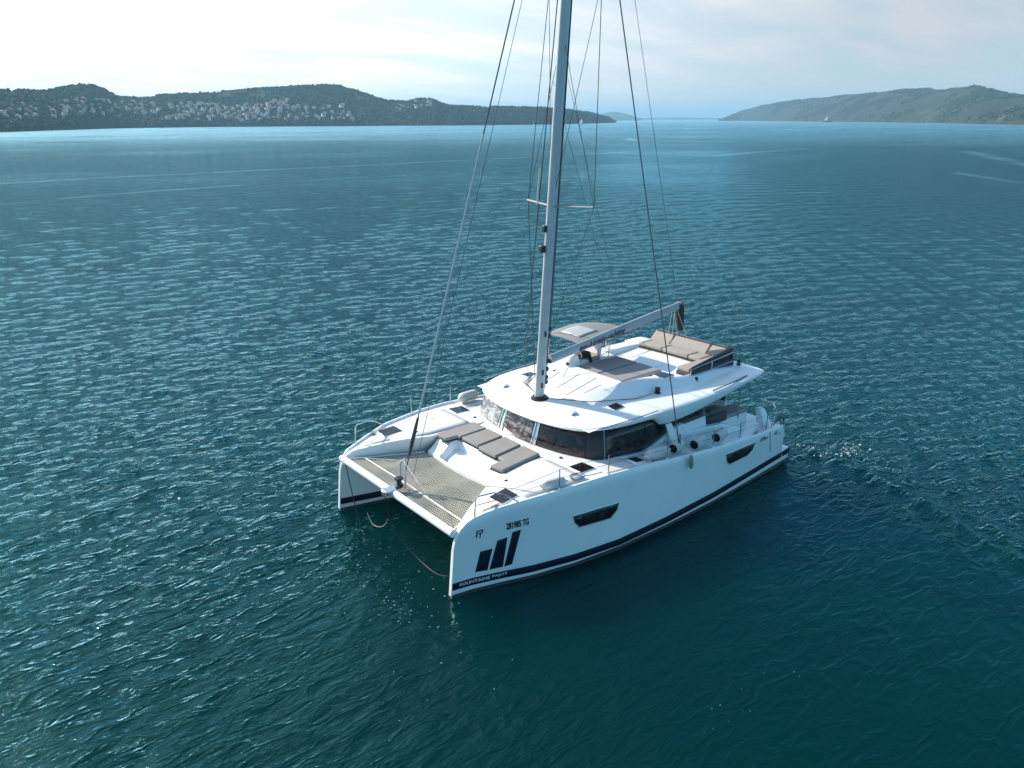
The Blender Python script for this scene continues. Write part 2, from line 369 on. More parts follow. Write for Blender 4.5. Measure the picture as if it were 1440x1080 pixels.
# ------------------------------------------------------------------ far land: (azimuth deg, shore distance, ridge distance, ridge height) round the viewpoint
LEFT = [(274.5,925,1185,38.5),(269.675,934,1194,39.6),(265.827,964,1224,45.6),(263.046,989,1249,44.6),(260.078,1139,1399,50.5),(258.527,1238,1498,62.9),(257.735,1296,1556,64.6),(257.134,1344,1604,60.7),(256.933,1361,1621,57.2),(256.731,1365,1625,53.3),(256.326,1375,1635,48.8),(255.3,1400,1660,47.2),(254.301,1426,1686,49.2),(254.132,1430,1690,53.1),(251.037,1520,1780,61.3),(247.91,1540,1800,70.8),(244.677,1566,1826,78.6),(243.641,1575,1835,79.9),(242.788,1584,1844,78.9),(241.354,1590,1850,66.2),(240.391,1594,1854,56.1),(239.665,1598,1858,48.8),(238.205,1607,1867,47.5),(237.717,1610,1870,52.0),(237.129,1614,1874,53.6),(236.392,1619,1779,48.6),(235.9,1623,1783,40.0),(235.013,1630,1790,35.8),(232.54,1688,1832,35.4),(229.072,1783,1871,33.3),(227.096,2034,2090,30.6),(225.866,2231,2271,26.6),(225.13,2368,2408,21.6),(224.397,2524,2564,13.8),(224.153,2580,2620,8.6),(223.86,2648,2688,1.9)]
RIGHT = [(216.993,4500,4560,3.4),(216.527,4500,4600,17.7),(215.603,4500,4700,47.2),(214.231,4086,4436,75.6),(211.988,3337,3937,89.7),(208.524,2738,3338,94.2),(205.83,2408,3008,98.2),(204.426,2267,2867,95.0),(203.637,2125,2725,85.3),(202.859,2002,2602,88.7),(202.169,1904,2504,89.6),(201.524,1822,2422,82.3),(200.592,1714,2314,67.1),(199.135,1570,2170,56.7),(196.355,1380,1980,44.5),(193.748,1242,1842,33.0)]
def table(T):
    A = np.array(sorted(T)); return A
LT, RT = table(LEFT), table(RIGHT)
def land(T, a, s, rough, seed):
    d0 = np.interp(a, T[:, 0], T[:, 1]); d1 = np.interp(a, T[:, 0], T[:, 2]); H = np.interp(a, T[:, 0], T[:, 3])
    d = d0 + (d1-d0)*s
    x = CAM.x + d*np.cos(np.radians(a)); y = CAM.y + d*np.sin(np.radians(a))
    prof = np.where(s < 1, np.clip(s, 0, 1)**0.85, np.clip(1-(s-1)**2/2.2, 0, 1))
    nz = fbm(x/90, y/90, 4, seed)-0.5
    h = H*prof*(1 + rough*nz*np.clip(4*s*(1-s), 0, 1)) + np.where(s < 0.02, 0, 1.5)
    h = np.where(s < 0, -3 + 0*h, np.maximum(h, 0.3))
    return x, y, h
def build_land(name, T, n, rough, seed, mat):
    a = np.linspace(T[0, 0], T[-1, 0], n); s = np.concatenate([[-0.03, 0.0], np.linspace(0.02, 1, 40), np.linspace(1.05, 2.4, 16)])
    S, A = np.meshgrid(s, a, indexing='ij'); x, y, h = land(T, A, S, rough, seed)
    h = h + np.where((S > 0.03), (fbm(x/7, y/7, 3, seed+9)-0.5)*2.2, 0)
    co = np.stack([x, y, h], -1)
    g = MB(); g.sheet(co.tolist())
    o = g.build(name, mat, None, smooth=60); tag(o, kind='structure'); return o
def land_material(name, dark, mid, pale, pa, scale):
    m, t, b = new_mat(name)
    tcn = N(t, 'ShaderNodeTexCoord')
    n1 = N(t, 'ShaderNodeTexNoise', Scale=scale, Detail=8.0, Roughness=0.65); t.links.new(tcn.outputs['Object'], n1.inputs['Vector'])
    n2 = N(t, 'ShaderNodeTexNoise', Scale=scale*0.28, Detail=8.0, Roughness=0.6, Distortion=0.8); t.links.new(tcn.outputs['Object'], n2.inputs['Vector'])
    c = ramp(t, n1.outputs[0], [(0.35, dark), (0.65, mid)])
    f = map_range(t, n2.outputs[0], pa, pa+0.14, 0.0, 0.85)
    t.links.new(mix_rgb(t, f, c, pale), b.inputs['Base Color']); b.inputs['Roughness'].default_value = 0.95; b.inputs['Specular IOR Level'].default_value = 0.1
    return m
WOODLAND = land_material('wooded_hill', (0.016, 0.027, 0.013), (0.030, 0.042, 0.020), (0.10, 0.09, 0.06), 0.66, 0.05)
SCRUB = land_material('stony_scrub', (0.020, 0.026, 0.014), (0.036, 0.040, 0.024), (0.10, 0.09, 0.07), 0.55, 0.05)
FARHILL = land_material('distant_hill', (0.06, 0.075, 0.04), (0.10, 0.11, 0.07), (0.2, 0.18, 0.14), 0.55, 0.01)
build_land('hill', LT, 520, 0.35, 3, WOODLAND)
build_land('island', RT, 420, 0.12, 8, SCRUB)
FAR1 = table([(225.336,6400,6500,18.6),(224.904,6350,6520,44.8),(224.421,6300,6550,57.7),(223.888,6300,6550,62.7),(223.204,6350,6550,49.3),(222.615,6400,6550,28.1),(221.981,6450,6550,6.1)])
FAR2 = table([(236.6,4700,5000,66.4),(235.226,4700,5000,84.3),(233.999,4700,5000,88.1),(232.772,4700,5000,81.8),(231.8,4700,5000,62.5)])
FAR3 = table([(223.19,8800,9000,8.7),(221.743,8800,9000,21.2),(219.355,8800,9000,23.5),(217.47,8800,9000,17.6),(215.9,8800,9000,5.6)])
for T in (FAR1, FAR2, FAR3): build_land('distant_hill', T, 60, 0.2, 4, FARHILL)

# ---- tree crowns of the far-off wood on the headland and scrub on the island
ICO = bmesh.new(); bmesh.ops.create_icosphere(ICO, subdivisions=1, radius=1.0)
ICO_V = np.array([v.co[:] for v in ICO.verts]); ICO_F = np.array([[v.index for v in f.verts] for f in ICO.faces]); ICO.free()
def leaf_material(name, a, b_):
    m, t, b = new_mat(name)
    gi = N(t, 'ShaderNodeAttribute', attribute_name='tint')
    t.links.new(ramp(t, gi.outputs['Fac'], [(0.0, a), (1.0, b_)]), b.inputs['Base Color']); b.inputs['Roughness'].default_value = 0.9; b.inputs['Specular IOR Level'].default_value = 0.15
    return m
LEAVES = leaf_material('foliage', (0.016, 0.032, 0.012), (0.055, 0.075, 0.030))
def wood(name, T, n, seed, rough, rad, label, smin=0.0, smax=1.12, clump=0.5):
    g = np.random.default_rng(seed)
    a = g.uniform(T[0, 0], T[-1, 0], n*3); s = smin + (smax-smin)*g.random(n*3)**0.9
    x, y, h = land(T, a, s, rough, seed)
    k = fbm(x/60, y/60, 3, seed+40) > clump; x, y, h = x[k][:n], y[k][:n], h[k][:n]; n = len(x)
    r = g.uniform(rad[0], rad[1], n); jit = 1 + 0.35*(g.random((n, len(ICO_V), 1))-0.5)*2
    V = ICO_V[None]*jit*np.stack([r, r, r*g.uniform(0.7, 1.25, n)], -1)[:, None] + np.stack([x, y, h+r*0.5], -1)[:, None]
    F = ICO_F[None] + (np.arange(n)*len(ICO_V))[:, None, None]
    c = V.reshape(-1, 3).mean(0)
    me = bpy.data.meshes.new(name); me.from_pydata((V.reshape(-1, 3)-c).tolist(), [], F.reshape(-1, 3).tolist())
    at = me.attributes.new('tint', 'FLOAT', 'POINT'); at.data.foreach_set('value', np.repeat(g.random(n), len(ICO_V)).astype(np.float32))
    me.materials.append(LEAVES); o = bpy.data.objects.new(name, me); col.objects.link(o); o.location = c
    return tag(o, label, 'wood', kind='stuff')
wood('wood', LT, 15000, 3, 0.35, (1.3, 2.9), 'dense dark green wood covering the headland on the left', clump=0.26)
wood('scrub', RT, 6000, 8, 0.12, (1.2, 2.8), 'sparse scrub dotted over the bare island on the right', clump=0.52)

# ------------------------------------------------------------------ houses of the town on the headland
WALLS = [simple('white_render', (0.80, 0.79, 0.76), 0.8), simple('cream_render', (0.60, 0.53, 0.43), 0.8), simple('pink_render', (0.55, 0.40, 0.34), 0.8), simple('grey_render', (0.42, 0.42, 0.41), 0.8)]
TILE = simple('clay_tiles', (0.30, 0.13, 0.08), 0.8, var=0.2); FLATR = simple('flat_roof', (0.45, 0.44, 0.42), 0.8, var=0.1)
PANE = simple('far_window', (0.06, 0.07, 0.08), 0.2)
def house_proto(kind):
    name, wall, w, d, h, roof = kind
    root = empty(name, (0, 0, 0))
    MB().box((0, 0, h/2-1), (w, d, h+2)).build('wall', wall, root, smooth=0)
    if roof == 'tile':
        e = 0.4; W, D = w/2+e, d/2+e
        MB().add([(-W,-D,h+.02),(W,-D,h+.02),(W,D,h+.02),(-W,D,h+.02),(-W*0.45,0,h+2.0),(W*0.45,0,h+2.0)], [(0,1,5,4),(2,3,4,5),(1,2,5),(3,0,4),(3,2,1,0)]).build('roof', TILE, root, smooth=0)
    else:
        MB().box((0, 0, h+0.17), (w+0.5, d+0.5, 0.3)).build('roof', FLATR, root, smooth=0)
    for fz in np.arange(1.3, h-0.8, 2.8):
        for sy in (-1, 1): MB().box((0, sy*d/2, fz+0.2), (w*0.72, 0.16, 1.1)).build('window_band', PANE, root, smooth=0)
    return root
KINDS = [('house', WALLS[0], 8.0, 7.0, 5.6, 'tile'), ('house', WALLS[1], 9.0, 7.5, 6.0, 'tile'), ('house', WALLS[2], 8.5, 7.0, 5.5, 'tile'),
         ('apartment_block', WALLS[0], 11.0, 8.0, 8.4, 'flat'), ('villa', WALLS[0], 9.5, 7.0, 5.0, 'flat'), ('house', WALLS[3], 7.5, 7.0, 5.2, 'tile')]
LOOKS = ['white house with tiled roof', 'cream house with tiled roof', 'pink house with tiled roof', 'tall white flat-roofed block', 'low white flat-roofed villa', 'small grey house with tiled roof']
def dup(root, loc, rz, sz):
    r = root.copy(); col.objects.link(r); r.location = loc; r.rotation_euler = (0, 0, rz); r.scale = (sz, sz, sz)
    for ch in root.children:
        c = ch.copy(); col.objects.link(c); c.parent = r
    return r
# quarters of the town: azimuth range, slope range, count, wording, group
QUARTERS = [((263.5, 259.6), (0.18, 0.60), 22, 'at the left end of town below the flat ridge'),
            ((259.6, 256.6), (0.20, 0.58), 34, 'below the rounded hilltop left of town'),
            ((256.6, 254.0), (0.28, 0.8), 20, 'near the saddle between the two hills'),
            ((253.8, 249.6), (0.12, 0.58), 60, 'just right of the saddle in town'),
            ((249.6, 245.6), (0.07, 0.50), 60, 'in the crowded middle of town'),
            ((245.6, 242.0), (0.07, 0.42), 26, 'at the right end below the highest hilltop'),
            ((239.0, 236.6), (0.40, 0.85), 16, 'on the small knoll right of town')]
protos = {}
taken = []
for (a0, a1), (s0, s1), n, where in QUARTERS:
    k = 0; tries = 0
    while k < n and tries < n*60:
        tries += 1
        a = rng.uniform(a1, a0); s = rng.uniform(s0, s1)
        x, y, h = land(LT, np.array([a]), np.array([s]), 0.35, 3); p = Vector((float(x[0]), float(y[0]), float(h[0])))
        if any((p-q).length < 9 for q in taken): continue
        taken.append(p); k += 1
        i = int(rng.choice(6, p=[.32, .27, .17, .04, .10, .10])); rz = R(a) + rng.normal(0, 0.5) + 1.57
        p.z += 0.6; sz = rng.uniform(0.55, 0.86)*(0.8 if a > 256 else 1.0)
        if i not in protos:
            o = house_proto(KINDS[i]); o.location = p; o.rotation_euler = (0, 0, rz); o.scale = (sz,)*3; protos[i] = o
        else: o = dup(protos[i], p, rz, sz)
        tag(o, f'{LOOKS[i]} {where}', 'house', f'{LOOKS[i]}s {where}')

# ------------------------------------------------------------------ far boats and the beacon islet
def small_sailboat(loc, rz, label, sail):
    root = empty('sailboat', loc); c = Vector(loc)
    rings = []
    for t, w, zb in ((-4.5, 1.2, 0.1), (-2, 1.6, -0.3), (1.5, 1.5, -0.3), (3.8, 0.7, 0.0), (5.2, 0.05, 0.5)):
        rings.append([c + Vector((t, -w, 1.1)), c + Vector((t, -w*0.7, zb)), c + Vector((t, w*0.7, zb)), c + Vector((t, w, 1.1))])
    MB().loft(rings).build('hull', WALLS[0], root)
    MB().box(c + Vector((-0.5, 0, 1.4)), (3.2, 1.6, 0.7)).build('cabin', WALLS[0], root, bevel=0.1)
    MB().tube([c + Vector((0.8, 0, 1)), c + Vector((0.8, 0, 12))], 0.12).build('mast', ALU, root)
    if sail:
        MB().add([c+Vector((0.6, 0.05, 2.2)), c+Vector((0.6, 0.05, 11.6)), c+Vector((-3.8, 0.4, 2.3)), c+Vector((-1.4, 0.35, 6.5))], [(0, 1, 3, 2)]).build('mainsail', WALLS[0], root, solid=0.03)
        MB().add([c+Vector((5.0, 0, 1.6)), c+Vector((1.0, 0.05, 10.6)), c+Vector((1.2, 0.5, 2.2))], [(0, 1, 2)]).build('foresail', WALLS[0], root, solid=0.03)
    root.rotation_euler = (0, 0, rz); return tag(root, label, 'sailboat', 'small sailboats far off below the headland')
small_sailboat((-967, -1144, 0), 0.9, 'tiny white sailboat left of the tall mast, off the headland', True)
small_sailboat((-1140, -1198, 0), 2.2, 'tiny white sailboat right of the tall mast, off the headland', True)
small_sailboat((-756, -1211, 0), 2.6, 'tiny boat with bare mast close under the headland shore', False)
isl = MB()
rings = []
for z, k in ((-2, 1.15), (1.5, 1.0), (4.0, 0.7), (5.5, 0.3)):
    rings.append([(-2270 + 26*k*math.cos(q)*(1+.2*math.sin(3*q)), -1314 + 11*k*math.sin(q)*(1+.2*math.cos(2*q)), z) for q in np.linspace(0, 6.283, 24)[:-1]])
isl.loft(rings); tag(isl.build('islet', BROWN), kind='structure')
bc = empty('lighthouse', (-2270, -1314, 5.0)); q = Vector((-2270, -1314, 5.0))
MB().revolve(q, (0, 0, 1), [(0, 2.6), (9, 1.9), (9.1, 2.6), (9.6, 2.6)]).build('tower', WALLS[0], bc)
MB().revolve(q + Vector((0, 0, 9.61)), (0, 0, 1), [(0, 1.3), (2.2, 1.3), (3.4, 0.1)]).build('lantern', WALLS[3], bc)
MB().box(q + Vector((6, 3, 1.6)), (11, 8, 6.0)).build('keeper_house', WALLS[1], bc, smooth=0)
tag(bc, 'small white lighthouse on the low islet before the right-hand island', 'lighthouse')

# ------------------------------------------------------------------ the catamaran
boat = empty('catamaran', (6.65, 0, 0))
tag(boat, 'large white sailing catamaran with flybridge, navy hull bars and bare mast', 'catamaran')
I = np.interp
YW = lambda x: I(x, [-.3, 2, 4.4, 6.5, 8.5, 10, 11.2, 12.1, 12.8, 13.35], [3.50, 3.68, 3.85, 3.92, 3.9, 3.75, 3.5, 3.22, 3.03, 2.94])
YS = lambda x: I(x, [-.3, .4, 1.2, 3, 4.4, 6, 7.5, 9, 10, 11.5, 12.07, 12.55, 12.86, 13.35], [3.55, 3.58, 3.62, 3.69, 3.72, 3.73, 3.72, 3.68, 3.6, 3.35, 3.17, 3.05, 2.98, 2.94])
ZS = lambda x: I(x, [-.3, .4, 1.2, 3, 4.4, 6, 7.5, 9, 10, 11.5, 12.07, 12.55, 12.86, 13.05, 13.18, 13.27, 13.32, 13.35], [1.47, 1.48, 1.5, 1.64, 1.76, 1.93, 2.10, 2.20, 2.21, 2.17, 2.10, 2.02, 1.94, 1.87, 1.77, 1.63, 1.48, 1.32])
YIW = lambda x: I(x, [-.3, 9, 11, 12.2, 13.35], [2.15, 2.1, 2.25, 2.58, 2.84])
YID = lambda x: I(x, [-.3, 10.0, 10.8, 11.4, 12.0, 12.6, 12.9, 13.35], [1.55, 1.55, 1.62, 1.88, 2.18, 2.46, 2.62, 2.84])
def xrake(x, z): return x - 0.10*max(z, 0)*sstep(10.5, 13.35, x)
def YO(x, z):
    t = float(np.clip(z/ZS(x), -0.2, 1.0)); return float(YW(x)*(1-t) + YS(x)*t)
def YI(x, z):
    zd = ZS(x)-0.07; t = float(np.clip((z-0.9)/(zd-0.9), 0, 1)) if zd > 0.9 else 0
    return float(YIW(x)*(1-t) + YID(x)*t)
def build_hull(sgn):
    xs = list(np.linspace(0.42, 10, 34)) + list(np.linspace(10.2, 12.8, 20)) + [12.86, 12.95, 13.05, 13.12, 13.18, 13.23, 13.27, 13.30, 13.32, 13.35]
    rings = []
    for x in xs:
        zt = float(ZS(x)); zd = zt-0.07; yc = (YW(x)+YIW(x))/2; hw = (YW(x)-YIW(x))/2; r = []
        for z in np.linspace(0, zt-0.035, 9): r.append((xrake(x, z), YO(x, z), z))
        rail = min(0.10, (YS(x)-YID(x))*0.3)
        r += [(xrake(x, zt), YO(x, zt)-0.25*rail, zt), (xrake(x, zt), YO(x, zt)-0.75*rail, zt), (xrake(x, zd), YO(x, zt)-rail, zd)]
        for k in range(1, 5):
            t = k/5; yy = lerp(YO(x, zt)-rail, YID(x), t); r.append((xrake(x, zd), yy, zd + 0.03*math.sin(math.pi*t)))
        r.append((xrake(x, zd), float(YID(x))+0.02, zd))
        for z in (zd-0.05, lerp(zd, 0.9, .35), lerp(zd, 0.9, .7), min(0.9, zd*0.7), 0.45, 0.0): r.append((xrake(x, z), YI(x, z), z))
        kd = 0.62*(1-sstep(12.2, 13.35, x)*0.75)
        r += [(x, yc-hw*0.75, -kd*0.6), (x, yc, -kd), (x, yc+hw*0.75, -kd*0.6)]
        rings.append([(p[0], p[1]*sgn, p[2]) for p in r])
    hull = MB().loft(rings).build('hull', GEL, boat, smooth=38)
    # stern platform the aft steps lead down to
    MB().prism([(-0.10, 2.35*sgn), (-0.10, 3.50*sgn), (0.43, 3.575*sgn), (0.43, 2.2*sgn)], 0.12, 0.53).build('swim_platform', GEL, hull, bevel=0.03)
    MB().prism([(0.40, 2.3*sgn), (0.40, 3.3*sgn), (0.10, 3.3*sgn), (0.10, 2.3*sgn)], 0.532, 0.85).build('stern_step', GEL, hull, bevel=0.03)
    ZT = lambda x: I(x, [-.2, 1.2, 2.5, 4.5, 6.8, 8.5, 11, 13.3], [.50, .47, .42, .36, .32, .30, .36, .40])
    def band(name, mat, lo, hi, off, x0=0.43):
        g = MB(); xx = np.concatenate([np.linspace(x0, 12.6, 60), np.linspace(12.7, 13.33, 12)])
        g.sheet([[(xrake(x, z), (YO(x, z)+off)*sgn, z) for z in (lo(x), hi(x))] for x in xx])
        g.sheet([[(xrake(x, z), (YI(x, z)-off)*sgn, z) for z in (lo(x), hi(x))] for x in xx])
        if x0 < 0.43+1e-6: g.sheet([[(x, (YO(x, z)+off)*sgn, z) for z in (lo(x), hi(x))] for x in (-0.1, 0.2, 0.43)])
        return g.build(name, mat, hull, smooth=60, solid=0.004)
    band('waterline_stripe', NAVY, lambda x: ZT(x)-0.19, ZT, 0.006)
    a = band('antifouling', BLACK, lambda x: -0.3, lambda x: max(0.09, 0.6*(ZT(x)-0.25)), 0.005)
    g = MB()   # the antifouling wraps round the stem
    g.sheet([[(13.357, y*sgn, z) for y in (YIW(13.35)-0.006, YW(13.35)+0.006)] for z in (-0.15, 0.07)]); g.build('stem_antifouling', BLACK, hull, smooth=0, solid=0.004)
    def on_side(pts2, name, mat, off, dens=0.25, parent=hull):
        """a flat shape given in (x, z) laid on the outer side"""
        n = len(pts2); out = []
        for i in range(n):
            a, b = pts2[i], pts2[(i+1) % n]; k = max(1, int(math.hypot(b[0]-a[0], b[1]-a[1])/dens))
            out += [(lerp(a[0], b[0], j/k), lerp(a[1], b[1], j/k)) for j in range(k)]
        c = (sum(p[0] for p in out)/len(out), sum(p[1] for p in out)/len(out))
        P = lambda x, z: (xrake(x, z), (YO(x, z)+off)*sgn, z)
        vs = [P(*c)] + [P(*lerp2(c, p, .5)) for p in out] + [P(*p) for p in out]; m = len(out)
        fs = [(0, 1+i, 1+(i+1) % m) for i in range(m)] + [(1+i, 1+m+i, 1+m+(i+1) % m, 1+(i+1) % m) for i in range(m)]
        return MB().add(vs, fs).build(name, mat, parent, smooth=60, solid=0.006)
    def lerp2(a, b, t): return (lerp(a[0], b[0], t), lerp(a[1], b[1], t))
    def grow(P, k):
        cx_ = sum(p[0] for p in P)/len(P); cz_ = sum(p[1] for p in P)/len(P)
        return [(p[0] + math.copysign(k, p[0]-cx_), p[1] + math.copysign(k, p[1]-cz_)) for p in P]
    for P in ([(10.03, 1.40), (9.2, 1.375), (8.47, 1.33), (8.56, 1.16), (8.80, 1.00), (9.3, 1.03), (9.82, 1.06), (9.98, 1.22)],
              [(3.78, 1.38), (3.0, 1.37), (2.20, 1.34), (2.34, 1.15), (2.62, 1.04), (3.1, 1.035), (3.56, 1.03), (3.72, 1.15)]):
        on_side(grow(P, 0.03), 'portlight_rim', GEL, 0.008); on_side(P, 'portlight', GLASS_DK, 0.016)
    for P in ([(12.73, .53), (12.62, 1.05), (12.30, 1.06), (12.41, .51)], [(12.36, .51), (12.17, 1.24), (11.90, 1.28), (12.01, .50)], [(11.97, .50), (11.77, 1.39), (11.54, 1.42), (11.77, .52)]):
        on_side(P, 'graphic_bar', NAVY, 0.006)
    def lettering(body, name, mat, x, z, w, hgt, shear=0.0, tilt=0.0, off=0.012, bold=0.012):
        V, F = text_mesh(body, 1.0, shear, bold=bold)
        X = np.array(V); x0, x1 = X[:, 0].min(), X[:, 0].max(); z0, z1 = X[:, 1].min(), X[:, 1].max(); vs = []
        for p in V:
            u = (p[0]-x0)/(x1-x0)*w; v = (p[1]-z0)/(z1-z0)*hgt
            xx = x - u if sgn > 0 else x - w + u
            zz = z + v + tilt*u; vs.append((xrake(xx, zz), (YO(xx, zz)+off)*sgn, zz))
        return MB().add(vs, F).build(name, mat, hull, smooth=0)
    for word, xw, ww in ((('FOUNTAINE', 13.14, 0.80), ('PAJOT', 12.28, 0.39)) if sgn > 0 else (('FOUNTAINE', 12.69, 0.80), ('PAJOT', 13.14, 0.39))):
        lettering(word, 'builder_name', LETTER, xw, 0.265 - 0.012*abs(13.14-xw), ww, 0.085, tilt=-0.012)
    lettering('281985 TG', 'registration_number', NAVY, 11.94, 1.48, 0.62, 0.185, tilt=0.05, bold=0.035)
    lettering('Elba', 'model_name', NAVY, 1.91, 1.27, 0.44, 0.13, shear=0.3, bold=0.0)
    lettering('45', 'model_number', NAVY, 1.10, 1.27, 0.24, 0.12, shear=0.3, bold=0.0)
    # emblem: an interlocked F and P of slanted strokes
    ex, ez = 12.72, 1.45
    for P in ([(0, 0), (.035, 0), (.02, .17), (-.015, .17)], [(-.015, .17), (.02, .14), (-.13, .15), (-.15, .18)], [(-.03, .10), (-.03, .075), (-.13, .085), (-.13, .11)], [(-.06, -.03), (-.085, -.03), (-.10, .075), (-.07, .075)], [(-.13, .17), (-.155, .175), (-.15, .09), (-.125, .09)]):
        on_side([(ex+a_, ez+b_) for a_, b_ in P], 'emblem_stroke', NAVY, 0.007)
    # the joint of the folding side gate
    on_side([(1.36, 1.475), (1.335, 1.475), (1.185, .72), (1.205, .72)], 'gate_joint', RUB, 0.004)
    return hull
port = build_hull(1); star = build_hull(-1)

def part(g, name, mat, parent=None, **k): return g.build(name, mat, parent or boat, **k)
# ---- bridge deck with the moulded fore lounge
def fore_h(x, y):
    z = 2.08 - 0.36*sstep(10.45, 11.02, x) + 0.04*sstep(9.3, 8.6, x)
    foot = sstep(10.28, 10.36, x)*sstep(-0.98, -0.90, y)*sstep(0.50, 0.38, y + 0.55*(10.9-x) - 0.1)
    return z - 0.26*foot*sstep(10.96, 10.78, x)
xs = np.arange(7.6, 10.99, 0.045); ysv = np.linspace(-1.58, 1.58, 76)
g = MB(); G = [[(x + 0.10*(1-(y/1.6)**2)*sstep(10.2, 10.98, x), y, float(fore_h(x, y))) for y in ysv] for x in xs]
g.sheet(G)
fr = G[-1]; g.sheet([fr, [(p[0]+0.02, p[1], 1.62) for p in fr], [(p[0]-0.2, p[1], 0.95) for p in fr]])
part(g, 'foredeck_lounge', GEL, smooth=45)
MB().prism([(0.9, -1.6), (10.7, -1.6), (10.7, 1.6), (0.9, 1.6)], 0.85, 1.25).build('bridgedeck', GEL, boat, bevel=0.03)
# ---- trampoline net between the bows
def tramp_edge(x): return YID(x)+0.015
g = MB()
for y in np.arange(-2.6, 2.61, 0.072):
    x1 = 13.02
    xs_ = [x for x in np.arange(11.0, 13.03, 0.05) if tramp_edge(x) > abs(y)]
    if len(xs_) < 2: continue
    x0, x1 = xs_[0], xs_[-1]; zz = 1.63 - 0.02*math.cos(y*3)
    if y > -2.6: g.box(((x0+x1)/2, y, zz), (x1-x0, 0.026, 0.014))
for x in np.arange(11.04, 13.02, 0.072):
    w = float(tramp_edge(x)); g.box((x, 0, 1.633), (0.014, 2*w, 0.010))
part(g, 'trampoline', NET, smooth=0)
tr = bpy.data.objects['trampoline']
g = MB()
g.tube([(12.62, -2.44, 1.66), (12.60, -1.2, 1.655), (12.58, 0, 1.66), (12.6, 1.2, 1.655), (12.62, 2.44, 1.66)], 0.022, 6); part(g, 'seam_rope', CORD, tr)
for sgn in (-1, 1):
    g = MB(); g.tube([(x, sgn*(tramp_edge(x)-0.03), 1.655) for x in np.linspace(11.02, 13.0, 14)], 0.018, 6); part(g, 'edge_rope', CORD, tr)
g = MB()
for i, y in enumerate(np.arange(-2.4, 2.41, 0.16)):
    g.tube([(13.02, y, 1.64), (13.12, y+0.08, 1.70), (13.02, y+0.16, 1.64)], 0.008, 5)
part(g, 'lacing', CORD, tr)
# ---- forward beam and the stay fittings on it
g = MB(); g.tube([(13.14, -2.83, 1.66), (13.14, 2.83, 1.66)], 0.105, 18); beam = part(g, 'forward_beam', GEL)
g = MB(); g.box((13.2, 0, 1.76), (0.42, 0.30, 0.035)); g.box((13.38, 0, 1.70), (0.1, 0.16, 0.14)); part(g, 'bow_roller_plate', STEEL, beam, bevel=0.01)
g = MB(); g.tube([(12.8, -0.12, 1.72), (12.78, -0.12, 2.35), (12.70, 0.0, 2.50), (12.78, 0.12, 2.35), (12.8, 0.12, 1.72)], 0.028, 8); part(g, 'seagull_striker', ALU, beam)
g = MB(); g.tube([(13.14, -2.6, 1.78), (12.76, 0, 2.46), (13.14, 2.6, 1.78)], 0.006, 6); part(g, 'striker_stay', WIRE, beam)
g = MB(); g.revolve((12.95, 0.05, 1.74), (0, 0, 1), [(0, .07), (.05, .12), (.08, .12), (.1, .07), (.24, .07), (.26, .12), (.30, .12), (.32, .05)]); part(g, 'furling_drum', RUB, beam)
# ---- deck hatches
def hatch(P, zt, name='deck_hatch', par=None):
    cx_ = sum(p[0] for p in P)/4; cy_ = sum(p[1] for p in P)/4
    big = [(cx_+(p[0]-cx_)*1.10, cy_+(p[1]-cy_)*1.10) for p in P]
    h = MB().prism(big, lambda x, y: zt(x, y)-0.03, lambda x, y: zt(x, y)+0.022).build(name, GEL, par or boat, bevel=0.008)
    MB().prism(P, lambda x, y: zt(x, y)+0.0225, lambda x, y: zt(x, y)+0.036).build('hatch_glass', GLASS_DK, h, bevel=0.006)
    return h
for s in (1, -1):
    for P in ([(11.86, 2.55*s), (11.30, 2.50*s), (11.30, 2.98*s), (11.83, 3.02*s)], [(9.22, 2.62*s), (8.72, 2.60*s), (8.70, 3.06*s), (9.20, 3.08*s)], [(7.45, 3.08*s), (7.12, 3.08*s), (7.10, 3.40*s), (7.43, 3.40*s)]):
        hatch(P, lambda x, y: float(ZS(x))-0.045, par=(port if s > 0 else star))
for s, H in ((1, port), (-1, star)):
    for x0, x1, y1 in ((11.93, 12.45, None), (9.32, 11.22, None), (7.55, 8.62, 2.92), (4.2, 7.0, 3.0)):
        g = MB(); rows = []
        for x in np.linspace(x0, x1, 12):
            zt = float(ZS(x)); rail = min(0.10, (YS(x)-YID(x))*0.3); yo = YO(x, zt)-rail-0.10; yi = float(YID(x))+0.12 if y1 is None else y1
            row = []
            for q in np.linspace(0, 1, 7):
                y = lerp(yo, yi, q); tt = (YO(x, zt)-rail-y)/(YO(x, zt)-rail-float(YID(x))); row.append((xrake(x, zt-.07), y*s, zt-0.07 + 0.03*math.sin(math.pi*tt) + 0.006))
            rows.append(row)
        g.sheet(rows); g.build('nonskid_panel', DECK, H, smooth=40, solid=0.005)
